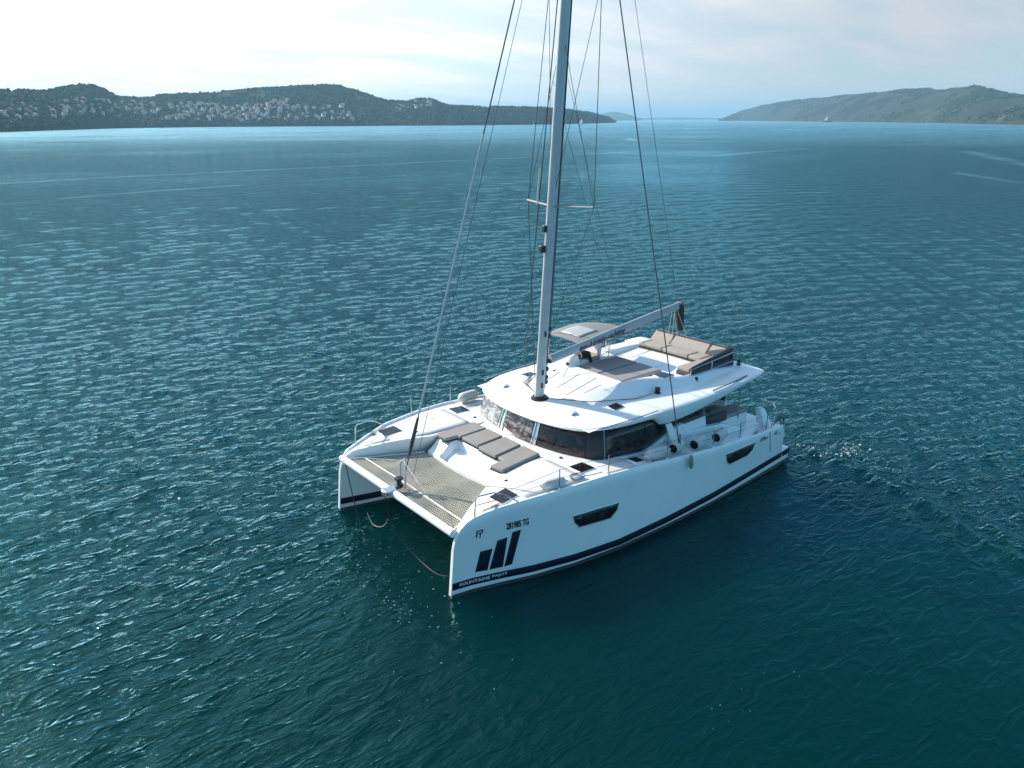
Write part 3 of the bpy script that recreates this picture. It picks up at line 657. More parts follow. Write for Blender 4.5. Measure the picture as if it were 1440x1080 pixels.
# ---- cabin with its band of windows
BASE = [(8.92, 0), (8.88, .75), (8.72, 1.65), (8.50, 2.28), (8.18, 2.68), (7.6, 2.80), (6.6, 2.84), (5.2, 2.84), (3.6, 2.80)]
TOPL = [(8.62, 0), (8.57, .72), (8.42, 1.55), (8.24, 2.10), (8.0, 2.44), (7.5, 2.62), (6.6, 2.68), (5.2, 2.68), (3.6, 2.62)]
def sym(L): return [(x, -y) for x, y in reversed(L[1:])] + L
Bp = spline([(x, y, 0) for x, y in sym(BASE)], 6); Tp = spline([(x, y, 0) for x, y in sym(TOPL)], 6)
NW = len(Bp)
ZB0, ZB1 = 2.07, 2.90
def wallpt(i, t, off=0.0):
    i = float(i); k = min(int(i), NW-2); f = i-k
    b = Bp[k].lerp(Bp[k+1], f); tt = Tp[k].lerp(Tp[k+1], f); d = (Bp[k+1]-Bp[k]).normalized(); n = Vector((d.y, -d.x, 0.25)).normalized()
    if n.x*(b.x-6) + n.y*b.y < 0: n = -n
    zb = ZB0 - 0.10*sstep(7.9, 6.5, b.x)
    p = b.lerp(tt, t); return Vector((p.x, p.y, lerp(zb, ZB1, t))) + n*off
g = MB()
g.sheet([[wallpt(i, t) for i in range(NW)] for t in (0, .5, 1)])
g.sheet([[wallpt(i, 0, o) + Vector((0, 0, dz)) for i in range(NW)] for o, dz in ((0.0, 0.0), (0.03, 0.015), (0.09, 0.0), (0.12, -0.06), (0.13, -0.3))])
cabin = part(g, 'cabin', GEL, smooth=50)
def idx_y(y):   # index along the wall where the front wall crosses y
    return float(np.interp(y, [p.y for p in Bp[6*3:-6*3]], np.arange(NW)[6*3:-6*3]))
def pane(i0, i1, t0, t1, mat, name='window', off=0.02):
    n = max(6, int(abs(i1-i0)*2)); g = MB()
    g.sheet([[wallpt(lerp(i0, i1, k/n), t, off) for k in range(n+1)] for t in np.linspace(t0, t1, 4)])
    return part(g, name, mat, cabin, smooth=60, solid=0.012)
mid = (NW-1)/2
CI = {p: 6*p for p in range(17)}
pane(idx_y(-2.46), idx_y(-0.98), 0.06, 0.97, GLASS_LT)
pane(idx_y(-0.70), idx_y(0.62), 0.06, 0.97, GLASS_MID)
pane(idx_y(0.82), idx_y(2.42), 0.06, 0.97, GLASS_DK)
pane(idx_y(2.42), 6*12.35, 0.02, 0.99, RUB, 'corner_pillar', 0.016)
pane(mid-(6*12.35-mid), idx_y(-2.46), 0.02, 0.99, RUB, 'corner_pillar', 0.016)
for a_, b_ in ((-0.96, -0.90), (-0.76, -0.71), (0.63, 0.67), (0.77, 0.81)): pane(idx_y(a_), idx_y(b_), 0.04, 0.98, STEEL, 'window_trim', 0.028)
# side windows taper away aft under the roof
for s in (1, -1):
    i0 = 6*12.4; i1 = NW-1; g = MB(); rows = []
    n = 30
    for k in range(n+1):
        i = lerp(i0, i1, k/n); x = wallpt(i, 0).x
        lo = 0.03 + 0.34*float(sstep(6.4, 5.0, x)); ii = i if s > 0 else (NW-1)-i
        rows.append([wallpt(ii, lerp(lo, 0.98, q), 0.02) for q in (0, .33, .67, 1)])
    g.sheet(rows); part(g, 'side_window', GLASS_DK, cabin, smooth=60, solid=0.012)
# ---- roof
EA = [(8.98, 0), (8.94, .8), (8.78, 1.55), (8.60, 2.0), (8.42, 2.28), (8.20, 2.46), (7.7, 2.70), (7.0, 2.86), (5.6, 2.95), (4.2, 2.95), (2.6, 2.90), (1.3, 2.84), (0.78, 2.78), (0.55, 2.55), (0.5, 1.2), (0.48, 0)]
Ep = spline([(x, y, 0) for x, y in EA], 5)
ring = [Vector((p.x, p.y, 0)) for p in Ep] + [Vector((p.x, -p.y, 0)) for p in reversed(Ep[1:-1])]
cen = Vector((5.0, 0, 0))
def zedge(x): return float(I(x, [0.5, 1.4, 3, 4.5, 6.2, 7.4, 8.3, 9.05], [3.18, 3.14, 3.06, 3.04, 3.05, 3.02, 2.97, 2.94]))
def zunder(x): return float(I(x, [0.5, 1.4, 2.6, 4.5, 5.5, 5.85, 6.15, 7.4, 8.3, 9.05], [3.08, 2.98, 2.80, 2.62, 2.58, 2.60, 2.86, 2.87, 2.85, 2.84]))
def zroof(x, y):
    w = float(I(x, [p.x for p in reversed(Ep)], [p.y for p in reversed(Ep)])); q = min(1, abs(y)/max(w, .3))
    return zedge(x) + 0.13*(1-q*q)*float(sstep(9.0, 8.2, x))
def inset(p, k): # move towards the centreline by k metres
    d = Vector((np.clip(p.x, 2.6, 7.4), 0, 0)) - p; return p + d*min(1, k/d.length)
rows = []
for k, f in ((0.60, None), (0.10, -0.01), (0.02, 0.25), (0.0, 0.55), (0.03, 0.9), (0.09, 1.0), (0.16, 1.02)):
    r = []
    for p in ring:
        q = inset(p, k)
        z = zunder(p.x)+0.05 if f is None else lerp(zunder(p.x), zedge(p.x), f)
        r.append((q.x, q.y, z))
    rows.append(r)
for k in (0.35, 0.7, 1.1, 1.5, 1.9, 2.3, 2.6):
    r = []
    for p in ring:
        q = inset(p, k); r.append((q.x, q.y, zroof(q.x, q.y)+0.012))
    rows.append(r)
g = MB(); g.loft(rows, caps=True); roof = part(g, 'roof', GEL, smooth=40)
for s in (1, -1):
    hatch([(6.98, 1.80*s), (6.60, 1.78*s), (6.60, 2.10*s), (6.98, 2.12*s)], lambda x, y: zroof(x, abs(y))+0.01, 'roof_hatch', roof)
    g = MB(); g.tube([(8.05, 2.66*s, 3.0), (7.9, 2.74*s, 3.035), (7.0, 2.86*s, 3.07), (6.0, 2.88*s, 3.10)], 0.016, 6); part(g, 'grab_rail', STEEL, roof)
    g = MB(); g.tube([(3.4, 2.80*s, 3.10), (2.4, 2.76*s, 3.13), (1.5, 2.68*s, 3.16)], 0.02, 6); part(g, 'drip_rail', WIRE, roof)
    g = MB(); g.box((8.05, 1.55*s, zroof(8.05, 1.5)+0.03), (0.22, 0.06, 0.05)); g.box((8.05, 1.55*s, zroof(8.05, 1.5)+0.075), (0.08, 0.05, 0.05)); part(g, 'deck_eye', STEEL, roof, bevel=0.008)
# ---- flybridge moulding
def fly_h(x, y):
    y = abs(y)
    w = I(x, [0.9, 1.4, 3.4, 4.4, 5.2, 5.7, 8.3], [1.95, 2.0, 2.0, 1.74, 1.42, 1.24, 0.62])
    top = 3.05 + 0.43*np.clip((8.2-x)/2.5, 0, 1) - 0.14*sstep(5.6, 3.4, x) - 0.10*sstep(2.4, 0.9, x)
    base = zroof(x, y) - 0.03
    floor = 3.08
    tub = sstep(3.55, 3.45, x)*sstep(1.45, 1.55, x)*sstep(w-0.25, w-0.38, y) + sstep(5.75, 5.65, x)*sstep(3.5, 3.62, x)*sstep(1.25, 1.15, y)*0.55
    t = top - (top-floor)*np.clip(tub, 0, 1)
    side = np.clip((w + 0.18 + 0.5*sstep(4.4, 6.0, x) - y)/(0.18 + 0.5*sstep(4.4, 6.0, x)), 0, 1)*sstep(8.4, 8.1, x)*sstep(0.85, 1.05, x)
    return base + max(0.0, t-base)*side
xs = np.arange(0.84, 8.45, 0.05); ysv = np.linspace(-2.55, 2.55, 120)
g = MB(); g.sheet([[(x, y, float(fly_h(x, y))) for y in ysv] for x in xs]); fly = part(g, 'flybridge', GEL, smooth=50)
# moulded tread lines on the sloping front panel
for k, (a_, b_) in enumerate([((7.5, -.75), (6.35, -.95)), ((7.2, -.15), (6.1, -.3)), ((7.35, .45), (6.0, .35)), ((6.95, .8), (6.25, .82))]):
    g = MB(); g.tube([(lerp(a_[0], b_[0], t), lerp(a_[1], b_[1], t), fly_h(lerp(a_[0], b_[0], t), lerp(a_[1], b_[1], t))+0.004) for t in np.linspace(0, 1, 8)], 0.010, 5)
    part(g, 'control_line', simple('line_grey', (0.32, 0.30, 0.28), 0.8) if k == 0 else bpy.data.materials['line_grey'], fly)
hatch([(4.42, 1.28), (3.98, 1.22), (3.92, 1.66), (4.40, 1.70)], lambda x, y: float(fly_h(4.2, 1.3))+0.03, 'step_hatch', fly)
# ---- helm station on the starboard side of the flybridge
g = MB(); g.loft([[(5.95, -0.95, 3.30), (5.95, -1.75, 3.2), (5.35, -1.85, 3.2), (5.35, -0.95, 3.30)], [(5.90, -0.98, 3.62), (5.90, -1.72, 3.62), (5.48, -1.78, 3.70), (5.48, -0.98, 3.70)], [(5.82, -1.02, 3.74), (5.82, -1.66, 3.74), (5.56, -1.7, 3.80), (5.56, -1.02, 3.80)]])
helm = part(g, 'helm_console', GEL, bevel=0.03)
g = MB(); g.revolve((5.95, -1.0, 3.55), (1, 0.2, 0), [(0, .06), (.02, .06)]); part(g, 'instrument', RUB, helm)
g = MB(); g.tube([(5.3, -1.35 + 0.3*math.cos(q), 3.62 + 0.3*math.sin(q)) for q in np.linspace(0, 2*math.pi, 25)], 0.016, 6)
for q in (0.5, 2.6, 4.7): g.tube([(5.3, -1.35, 3.62), (5.3, -1.35+0.3*math.cos(q), 3.62+0.3*math.sin(q))], 0.010, 5)
part(g, 'steering_wheel', STEEL, helm)
g = MB(); g.box((4.55, -1.65, 3.42), (0.50, 1.0, 0.16)); seat = part(g, 'helm_seat', TAUPE, bevel=0.05)
g = MB(); g.box((4.30, -1.65, 3.68), (0.12, 1.0, 0.42), ry=-0.15); part(g, 'backrest', GEL, seat, bevel=0.05)
g = MB(); g.box((4.98, -1.55, 3.50), (0.34, 0.55, 0.34), ry=0.3); part(g, 'wheel_cover', MAROON, helm, bevel=0.1, seg=3)
g = MB(); g.box((4.78, -1.18, 3.50), (0.10, 0.12, 0.46), ry=0.3); g.box((4.86, -1.3, 3.62), (0.16, 0.3, 0.2)); part(g, 'winch_cover', RUB, helm, bevel=0.05)
g = MB(); g.tube([(4.62, -0.98, 3.30), (4.62, -0.98, 3.72), (4.56, -1.0, 3.78), (3.95, -1.15, 3.80), (3.88, -1.18, 3.74), (3.88, -1.2, 3.3)], 0.018, 7); g.tube([(4.62, -0.98, 3.52), (3.88, -1.2, 3.54)], 0.012, 6); part(g, 'helm_rail', STEEL, fly)
g = MB(); g.tube([(3.2, -2.0, 3.3), (3.2, -2.0, 3.85), (2.9, -2.02, 3.9), (1.7, -2.0, 3.9)], 0.018, 7); part(g, 'side_rail', STEEL, fly)
# bimini: cambered fabric over a tube frame, with a clear panel for looking at the sail
BX0, BX1, BY0, BY1 = 3.15, 5.75, -2.30, -0.68
def bim(u, v, o=0.0): return (lerp(BX0, BX1, u), lerp(BY0, BY1, v), 4.16 + 0.20*math.sin(math.pi*(0.10+0.9*(1-u)*0.95)) + 0.06*math.sin(math.pi*v) + o)
g = MB(); g.sheet([[bim(u, v) for v in np.linspace(0, 1, 11)] for u in np.linspace(0, 1, 19)])
bimini = part(g, 'bimini', BIMF, smooth=60, solid=0.02)
g = MB(); g.sheet([[bim(u, v, 0.022) for v in np.linspace(.22, .80, 7)] for u in np.linspace(.56, .88, 7)]); part(g, 'clear_panel', CLEARP, bimini, solid=0.01)
for u in (0.02, 0.5, 0.98):
    g = MB(); g.tube([bim(u, v, -0.03) for v in np.linspace(0, 1, 9)], 0.016, 6); part(g, 'frame_tube', STEEL, bimini)
for a_, b_ in (((5.65, -2.2, 4.2), (6.15, -1.75, 3.15)), ((5.65, -0.75, 4.22), (6.55, -0.55, 3.35)), ((3.2, -2.25, 4.24), (3.4, -2.1, 3.2)), ((4.4, -2.28, 4.38), (3.6, -2.15, 3.2))):
    g = MB(); g.tube([a_, b_], 0.016, 6); part(g, 'strut', STEEL, bimini)
# ---- flybridge sofa round the aft end
g = MB(); g.box((1.62, -0.0, 3.42), (0.62, 3.2, 0.24)); g.box((2.55, 1.48, 3.42), (1.35, 0.60, 0.24)); sofa = part(g, 'sofa', DKFAB_SHADE, bevel=0.03)  # the shade on the seat riser is put into the dark base colour
for y0, y1 in ((-1.58, -0.52), (-0.50, 0.62), (0.64, 1.16)):
    g = MB(); g.box((1.66, (y0+y1)/2, 3.60), (0.62, y1-y0-0.02, 0.13)); part(g, 'seat_cushion', TAUPE, sofa, bevel=0.04, seg=3)
g = MB(); g.box((2.25, 1.46, 3.60), (1.9, 0.54, 0.13)); part(g, 'seat_cushion', TAUPE, sofa, bevel=0.04, seg=3)
for y0, y1 in ((-1.62, -0.72), (-0.70, 0.86), (0.88, 1.52)):
    g = MB(); g.loft([[(1.34, y0, 3.62), (1.34, y1, 3.62), (1.14, y1, 3.62), (1.14, y0, 3.62)], [(1.08, y0+.02, 3.88), (1.08, y1-.02, 3.88), (0.92, y1-.02, 3.90), (0.92, y0+.02, 3.90)], [(0.98, y0+.06, 3.95), (0.98, y1-.06, 3.95), (0.90, y1-.06, 3.95), (0.90, y0+.06, 3.95)]]); part(g, 'back_cushion', TAUPE, sofa, bevel=0.03, seg=3)
g = MB(); g.loft([[(1.16, 1.52, 3.60), (1.16, 1.72, 3.60), (3.30, 1.80, 3.60), (3.30, 1.70, 3.60)], [(1.10, 1.62, 3.98), (1.10, 1.78, 4.0), (3.20, 1.84, 3.76), (3.20, 1.76, 3.76)]]); part(g, 'arm_cushion', DKFAB_SHADE, sofa, bevel=0.03)
g = MB(); g.box((2.2, 1.84, 3.46), (2.2, 0.035, 0.42)); part(g, 'side_screen', DKFAB_SHADE, sofa, bevel=0.01)
g = MB(); g.tube([(3.35, 1.86, 3.25), (3.35, 1.88, 3.72), (1.2, 1.88, 3.90), (1.0, 1.6, 3.92), (1.0, -1.6, 3.92)], 0.017, 7); g.tube([(3.35, 1.88, 3.50), (1.2, 1.88, 3.60)], 0.012, 6); g.tube([(2.3, 1.88, 3.2), (2.3, 1.88, 3.80)], 0.014, 6); part(g, 'sofa_rail', STEEL, fly)
g = MB(); g.box((1.02, 0.1, 3.72), (0.03, 3.3, 0.5)); part(g, 'back_screen', DKFAB_SHADE, sofa, bevel=0.01)
sofa.location.z -= 0.2; bpy.data.objects['sofa_rail'].location.z -= 0.2
for x_, y_ in ((3.28, 2.05), (0.95, 1.95)):
    g = MB(); g.revolve((x_, y_, zroof(x_, y_)), (0, 0, 1), [(0, .07), (.06, .07), (.08, .05), (.18, .06), (.20, .02)]); part(g, 'winch', RUB, roof)
for x_, y_ in ((4.95, 1.92), (6.25, -1.25)):
    g = MB(); g.revolve((x_, y_, zroof(x_, abs(y_))-0.02), (0, 0, 1), [(0, .10), (.05, .10), (.07, .07), (.20, .085), (.22, .03)]); part(g, 'winch', RUB, roof)
g = MB(); g.tube([(7.9, .4, 3.2), (7.2, 1.35, 3.2), (5.9, 1.9, 3.16), (5.0, 1.95, 3.17)], 0.012, 5); part(g, 'halyard', RUB, roof)
g = MB()
for k in range(3): g.tube([(7.95-0.03*k, -.2-0.05*k, 3.19), (7.55, -1.15-0.08*k, 3.19), (6.8, -1.75, 3.17)], 0.011, 5)
part(g, 'halyard', RUB, roof)
# ---- mast with spreaders
def mx(z): return 8.03 - 0.0735*(z-3.02)
mpr = []
for z in np.linspace(3.05, 21.0, 30):
    k = 1.0 if z < 16 else lerp(1.0, 0.65, (z-16)/5)
    mpr.append([(mx(z) + 0.165*k*math.cos(q)*(1.0), 0.106*k*math.sin(q), z) for q in np.linspace(0, 2*math.pi, 21)[:-1]])
mast = part(MB().loft(mpr), 'mast', ALU, smooth=60)
g = MB(); g.revolve((8.0, 0, 3.10), (0, 0, 1), [(0, .27), (.05, .27), (.06, .22), (.11, .21)]); part(g, 'mast_foot', RUB, mast)
for z in (3.55, 3.95, 5.1):
    g = MB(); g.box((mx(z)+0.02, 0.121, z), (0.07, 0.02, 0.16)); part(g, 'halyard_exit', RUB, mast, bevel=0.01)
for z, L in ((8.70, 1.36), (14.2, 1.0)):
    for s in (1, -1):
        g = MB(); g.tube([(mx(z)-0.04, 0.08*s, z), (mx(z)-0.28, L*s, z+0.06)], 0.026, 8, ry=0.06); part(g, 'spreader', SPAR, mast)
g = MB(); g.box((mx(7.55)+0.26, 0, 7.55), (0.16, 0.16, 0.20)); part(g, 'deck_light', RUB, mast, bevel=0.03)
g = MB(); g.box((mx(8.1)+0.22, 0, 8.1), (0.10, 0.12, 0.2)); part(g, 'steaming_light', RUB, mast, bevel=0.03)
g = MB(); g.tube([(mx(8.75)+0.1, -0.5, 8.72), (mx(8.75)+0.1, -0.5, 9.0), (mx(9)+0.05, -0.48, 9.7)], 0.024, 6); part(g, 'aerial', ALU, mast)
g = MB()
for z0, z1, o in ((3.4, 20.4, 0.20), (3.6, 20, 0.215), (4.2, 19, 0.23)): g.tube([(mx(z0)-o, 0.05*(o-0.2)*30, z0), (mx(z1)-o*0.9, 0.0, z1)], 0.010, 5)
part(g, 'halyard', WIRE, mast)
for z in (3.6, 3.75, 4.0, 5.0, 5.2):
    g = MB(); g.revolve((mx(z)-0.20, 0.0, z), (0, 1, 0), [(-.05, .07), (.05, .07)], 10); part(g, 'pulley_block', RUB, mast)
# ---- boom
b0, b1 = Vector((7.62, 0, 4.24)), Vector((1.85, 0, 5.02))
rr = []
for t in np.linspace(0, 1, 16):
    c = b0.lerp(b1, t); hh = lerp(0.13, 0.15, math.sin(math.pi*t)) if t < .9 else 0.12; ww = 0.10
    rr.append([(c.x, c.y + ww*math.cos(q), c.z + hh*math.sin(q) - 0.02*math.cos(2*q)) for q in np.linspace(0, 2*math.pi, 17)[:-1]])
boom = part(MB().loft(rr), 'boom', SAILBAG, smooth=60)
g = MB(); g.tube([b0 + Vector((0, 0, .14)), b1 + Vector((0, 0, .12))], 0.028, 6); part(g, 'luff_roll', CORD, boom)
g = MB(); g.box((7.72, 0, 4.22), (0.22, 0.12, 0.12)); part(g, 'gooseneck', RUB, boom, bevel=0.02)
V, F = text_mesh('evo-Adriatic-yachting', 1.0, 0.2, bold=0.03)
X = np.array(V); wv = X[:, 0].max()-X[:, 0].min(); hv = X[:, 1].max()-X[:, 1].min(); d = (b1-b0).normalized(); vs = []
for p in V:
    u = (p[0]-X[:, 0].min())/wv*2.0; w = (p[1]-X[:, 1].min())/hv*0.24-0.14
    c = b0 + d*(1.12+u); vs.append((c.x, 0.012 + 0.10*math.sqrt(max(0, 1-(w/0.16)**2)), c.z + w))
part(MB().add(vs, F), 'boom_lettering', REDL, boom, smooth=0)
g = MB(); g.tube([(1.88, 0, 5.10), (1.78, 0.0, 5.0), (1.72, 0, 4.6), (1.66, 0.0, 4.16)], [0.12, 0.16, 0.14, 0.11], 10); part(g, 'mainsheet_tackle', RUB, boom)
g = MB()
for k in (-1, 1): g.tube([(1.95, 0.05*k, 4.92), (1.5, 0.5*k, 3.3)], 0.006, 5); g.tube([(2.1, 0.04*k, 4.9), (2.05, 0.2*k, 4.0)], 0.006, 5)
part(g, 'mainsheet', CORD, boom)
# ---- standing rigging
def wire(pts, r, name, par=None, mat=WIRE): return part(MB().tube(pts, r, 6), name, mat, par or mast)
FS = lambda t: Vector((12.74, 0, 2.02)).lerp(Vector((mx(20.0)+0.15, 0, 20.0)), t)
fs = wire([FS(0), FS(1)], 0.020, 'forestay', boat)
part(MB().tube([FS(.03), FS(.045), FS(.055), FS(.075), FS(.085)], [0.03, 0.055, 0.055, 0.04, 0.03], 8), 'turnbuckle', RUB, fs)
part(MB().tube([FS(.09), FS(.48)], 0.026, 6), 'luff_foil', ALU, fs)
wire([(12.35, -0.25, 1.72), (mx(19.0)+0.12, 0, 19.2)], 0.008, 'spinnaker_halyard', boat)
sp1, sp2 = 8.76, 14.26
for s in (1, -1):
    wire([(5.75, 3.55*s, 1.95), (mx(19.6), 0.06*s, 19.6)], 0.017, 'cap_shroud', boat)
    wire([(5.75, 3.55*s, 1.95), (5.75, 3.5*s, 2.5)], 0.03, 'shroud_turnbuckle', boat, STEEL)
    wire([(mx(sp1)-0.28, 1.36*s, sp1), (mx(sp2)-0.28, 1.0*s, sp2)], 0.011, 'diamond_wire')
    wire([(mx(sp2)-0.28, 1.0*s, sp2), (mx(18.6), 0.08*s, 18.6)], 0.011, 'diamond_wire')
    wire([(mx(sp1)-0.28, 1.36*s, sp1), (mx(12.9), 0.08*s, 12.9)], 0.008, 'diamond_wire')
    wire([(mx(sp2)-0.28, 1.0*s, sp2), (mx(9.1), 0.08*s, 9.1)], 0.008, 'diamond_wire')
    if s < 0: wire([(mx(sp1)-0.28, 1.36*s, sp1), (7.2, 1.15*s, 3.3)], 0.013, 'diamond_wire')
    else: wire([(mx(sp1)-0.28, 1.36*s, sp1), (mx(4.6), 0.12*s, 4.6)], 0.006, 'diamond_wire')
wire([b1 + Vector((0.05, 0, .15)), (mx(20.2)-0.3, 0, 20.2)], 0.007, 'topping_lift', boat)
for s in (1, -1): wire([(4.6, 0.13*s, 4.7), (mx(12.0), 0.3*s, 12.0)], 0.005, 'lazyjack', boat)
# ---- side decks: coamings, stanchions, pulpits, lifelines, cleats
for s, H in ((1, port), (-1, star)):
    prof = [(6.7, 1.95), (6.0, 2.12), (5.2, 2.36), (4.85, 2.42), (4.60, 2.10), (3.9, 2.04), (3.0, 1.95), (2.3, 1.70), (1.5, 1.36), (1.4, 1.2), (6.7, 1.2)]
    g = MB(); n = len(prof); y0, y1 = 2.74*s, 2.92*s
    g.add([(x, y0, z) for x, z in prof] + [(x, y1 + 0.06*s*(2.5-z), z) for x, z in prof], [tuple(range(n)), tuple(range(2*n-1, n-1, -1))] + [(i, (i+1) % n, n+(i+1) % n, n+i) for i in range(n)])
    part(g, 'cockpit_coaming', GEL, boat, bevel=0.04)
    zt = lambda x: float(ZS(x))
    g = MB(); g.tube([(12.62, 2.98*s, zt(12.62)-.03), (12.58, 2.97*s, 2.42), (12.52, 2.98*s, 2.50), (12.1, 3.06*s, 2.50), (11.85, 3.12*s, 2.40), (11.5, 3.27*s, zt(11.5)-.03)], 0.018, 8); g.tube([(12.58, 2.97*s, 2.28), (11.75, 3.15*s, 2.30)], 0.010, 6); part(g, 'pulpit', STEEL, H)
    posts = [10.35, 8.75, 6.45, 4.35, 3.0, 1.5]
    for x in posts:
        g = MB(); y = (float(YS(x))-0.06)*s; g.tube([(x, y, zt(x)-.05), (x, y, zt(x)+0.55)], 0.015, 7); g.revolve((x, y, zt(x)-.01), (0, 0, 1), [(0, .035), (.03, .03), (.06, .018)], 10); part(g, 'stanchion', STEEL, H)
    for dz in (0.30, 0.53):
        g = MB(); g.tube([(11.9, 3.1*s, 2.10+dz*.6)] + [(x, (float(YS(x))-0.06)*s, zt(x)+dz) for x in posts], 0.0045, 5); part(g, 'lifeline', WIRE, H)
    for x in (12.0, 6.95, 1.9):
        g = MB(); y = (float(YS(x))-0.17)*s; z = zt(x)-0.02; g.box((x, y, z), (0.12, 0.05, 0.05)); g.tube([(x-.14, y, z+.03), (x-.06, y, z+.045), (x+.06, y, z+.045), (x+.14, y, z+.03)], 0.016, 6); part(g, 'cleat', STEEL, H)
    for x, y in ((11.0, 2.15), (8.95, 2.0)):
        g = MB(); g.revolve((x, y*s, zt(x)-0.06), (0, 0, 1), [(0, .05), (.03, .045), (.035, .02)], 12); part(g, 'deck_filler', RUB, H)
    g = MB(); g.tube([(1.0, 3.45*s, zt(1)-.02), (1.0, 3.45*s, zt(1)+.55), (.85, 3.42*s, zt(1)+.62), (.5, 3.1*s, zt(1)+.62), (.45, 2.7*s, zt(.5)+.6), (.45, 2.7*s, zt(.5)-.02)], 0.017, 7); part(g, 'pushpit', STEEL, H)
g = MB(); g.loft([[(5.62, 3.10, 1.90), (5.62, 3.20, 1.90), (5.30, 3.20, 1.88), (5.30, 3.10, 1.88)], [(5.74, 2.93, 2.62), (5.74, 2.99, 2.62), (5.50, 2.99, 2.62), (5.50, 2.93, 2.62)]]); part(g, 'roof_bracket', GEL, boat, bevel=0.02)
for s in (1, -1):
    g = MB(); g.tube([(1.75, 2.66*s, 1.75), (1.75, 2.66*s, 3.02)], 0.03, 8); part(g, 'roof_post', STEEL, boat)
# ---- cockpit under the roof
MB().prism([(0.9, -2.72), (3.5, -2.72), (3.5, 2.72), (0.9, 2.72)], 1.26, 1.34).build('cockpit_floor', DECK, boat, bevel=0.01)
g = MB(); g.box((3.62, 0, 2.1), (0.06, 5.2, 1.52)); bulk = part(g, 'aft_bulkhead', GEL)
g = MB(); g.box((3.57, -0.4, 2.05), (0.03, 3.4, 1.34)); part(g, 'sliding_door', GLASS_DK, bulk)
g = MB(); g.box((2.2, 2.35, 1.60), (1.9, 0.62, 0.5)); g.box((1.25, 1.3, 1.60), (0.6, 1.6, 0.5)); bench = part(g, 'cockpit_bench', GEL, bevel=0.03)
g = MB(); g.box((2.2, 2.35, 1.92), (1.9, 0.6, 0.12)); part(g, 'seat_cushion', TAUPE, bench, bevel=0.04)
g = MB(); g.box((3.3, 2.60, 1.98), (1.9, 0.12, 0.34)); part(g, 'back_cushion', DKFAB_SHADE, bench, bevel=0.04)
g = MB(); g.box((0.74, -0.55, 2.30), (0.04, 3.9, 1.56)); part(g, 'dark_aft_panel', DKFAB_SHADE, boat, bevel=0.01)  # dark panel added to fill the opening under the roof's aft end
g = MB(); g.box((2.55, -2.70, 2.15), (2.1, 0.05, 1.66)); part(g, 'dark_side_panel', DKFAB_SHADE, boat, bevel=0.01)  # dark panel added to darken the cockpit interior seen under the roof
g = MB(); g.box((2.45, 1.35, 2.02), (1.4, 0.9, 0.05)); tab = part(g, 'cockpit_table', WOODY, bevel=0.02)
g = MB(); g.box((2.45, 1.35, 1.67), (0.16, 0.16, 0.65)); part(g, 'table_leg', STEEL, tab)
g = MB(); g.loft([[(1.15, 2.95, 1.52), (1.15, 3.3, 1.5), (0.75, 3.3, 1.48), (0.75, 2.95, 1.5)], [(1.15, 2.85, 2.05), (1.15, 3.05, 2.05), (0.85, 3.05, 2.0), (0.85, 2.85, 2.0)]]); part(g, 'stern_locker', GEL, boat, bevel=0.05)
g = MB(); g.tube([(0.95, 3.47, 1.55), (0.75, 3.52, 1.78), (0.6, 3.55, 1.55), (0.55, 3.5, 1.30), (0.75, 3.6, 1.25)], 0.02, 6); g.tube([(0.7, 3.5, 1.8), (0.5, 3.55, 1.7), (0.48, 3.58, 1.35)], 0.022, 6); part(g, 'mooring_line', RUB, boat)
g = MB(); g.tube([(1.7, 2.2, 2.0), (1.7, 2.2, 2.9), (1.6, 2.1, 3.0)], 0.012, 6); g.tube([(1.85, 2.0, 2.2), (1.85, 2.0, 2.8), (1.7, 2.2, 2.9)], 0.012, 6); part(g, 'boarding_ladder', STEEL, boat)

# ------------------------------------------------------------------ loose things on the boat
def slab(poly, z0, z1, name, label, mat, cat, group, piping=True):
    cx_ = sum(p[0] for p in poly)/len(poly); cy_ = sum(p[1] for p in poly)/len(poly)
    root = empty(name, (cx_, cy_, z0))
    MB().prism(poly, z0+0.012, z1).build('pad', mat, root, bevel=0.035, seg=3)
    n = len(poly)
    big = [(cx_+(x-cx_)*1.02, cy_+(y-cy_)*1.02) for x, y in poly]
    MB().prism(big, z0, lambda x, y: z0+0.055).build('border', EDGE, root, bevel=0.015)  # piping border, dark and oversized to paint shade into gaps and edges
    return tag(root, label, cat, group)
ZC = 2.10
GRP = 'grey sunbed cushions on the foredeck'
slab([(10.72, -1.50), (9.30, -1.56), (9.30, -0.92), (10.32, -0.86), (10.32, -0.98), (10.72, -1.0)], ZC, ZC+.13, 'sunbed_cushion', 'grey sunbed cushion farthest to starboard, beside the dark footwell', GREYFAB, 'cushion', GRP)
slab([(10.30, -0.80), (9.30, -0.86), (9.30, -0.13), (10.30, -0.01)], ZC, ZC+.13, 'sunbed_cushion', 'grey sunbed cushion behind the footwell, second from the starboard end', GREYFAB, 'cushion', GRP)
slab([(10.36, 0.08), (9.30, -0.04), (9.30, 0.71), (10.36, 0.88)], ZC, ZC+.13, 'sunbed_cushion', 'grey sunbed cushion beside the long port-side one, with dark gaps each side', GREYFAB, 'cushion', GRP)
slab([(10.36, 0.98), (9.30, 0.81), (9.30, 1.52), (10.80, 1.74), (10.86, 1.28), (10.36, 1.20)], ZC, ZC+.13, 'sunbed_cushion', 'longest grey sunbed cushion at the port end, nearest the deck hatches', GREYFAB, 'cushion', GRP)
zf = float(fly_h(4.8, 0.3))
slab([(5.62, -0.98), (3.72, -0.98), (3.72, -0.03), (5.62, -0.03)], zf+.02, zf+.17, 'sunpad', 'grey flybridge sunpad next to the helm console', PADFAB, 'sunpad', 'flybridge sunpads behind the mast')
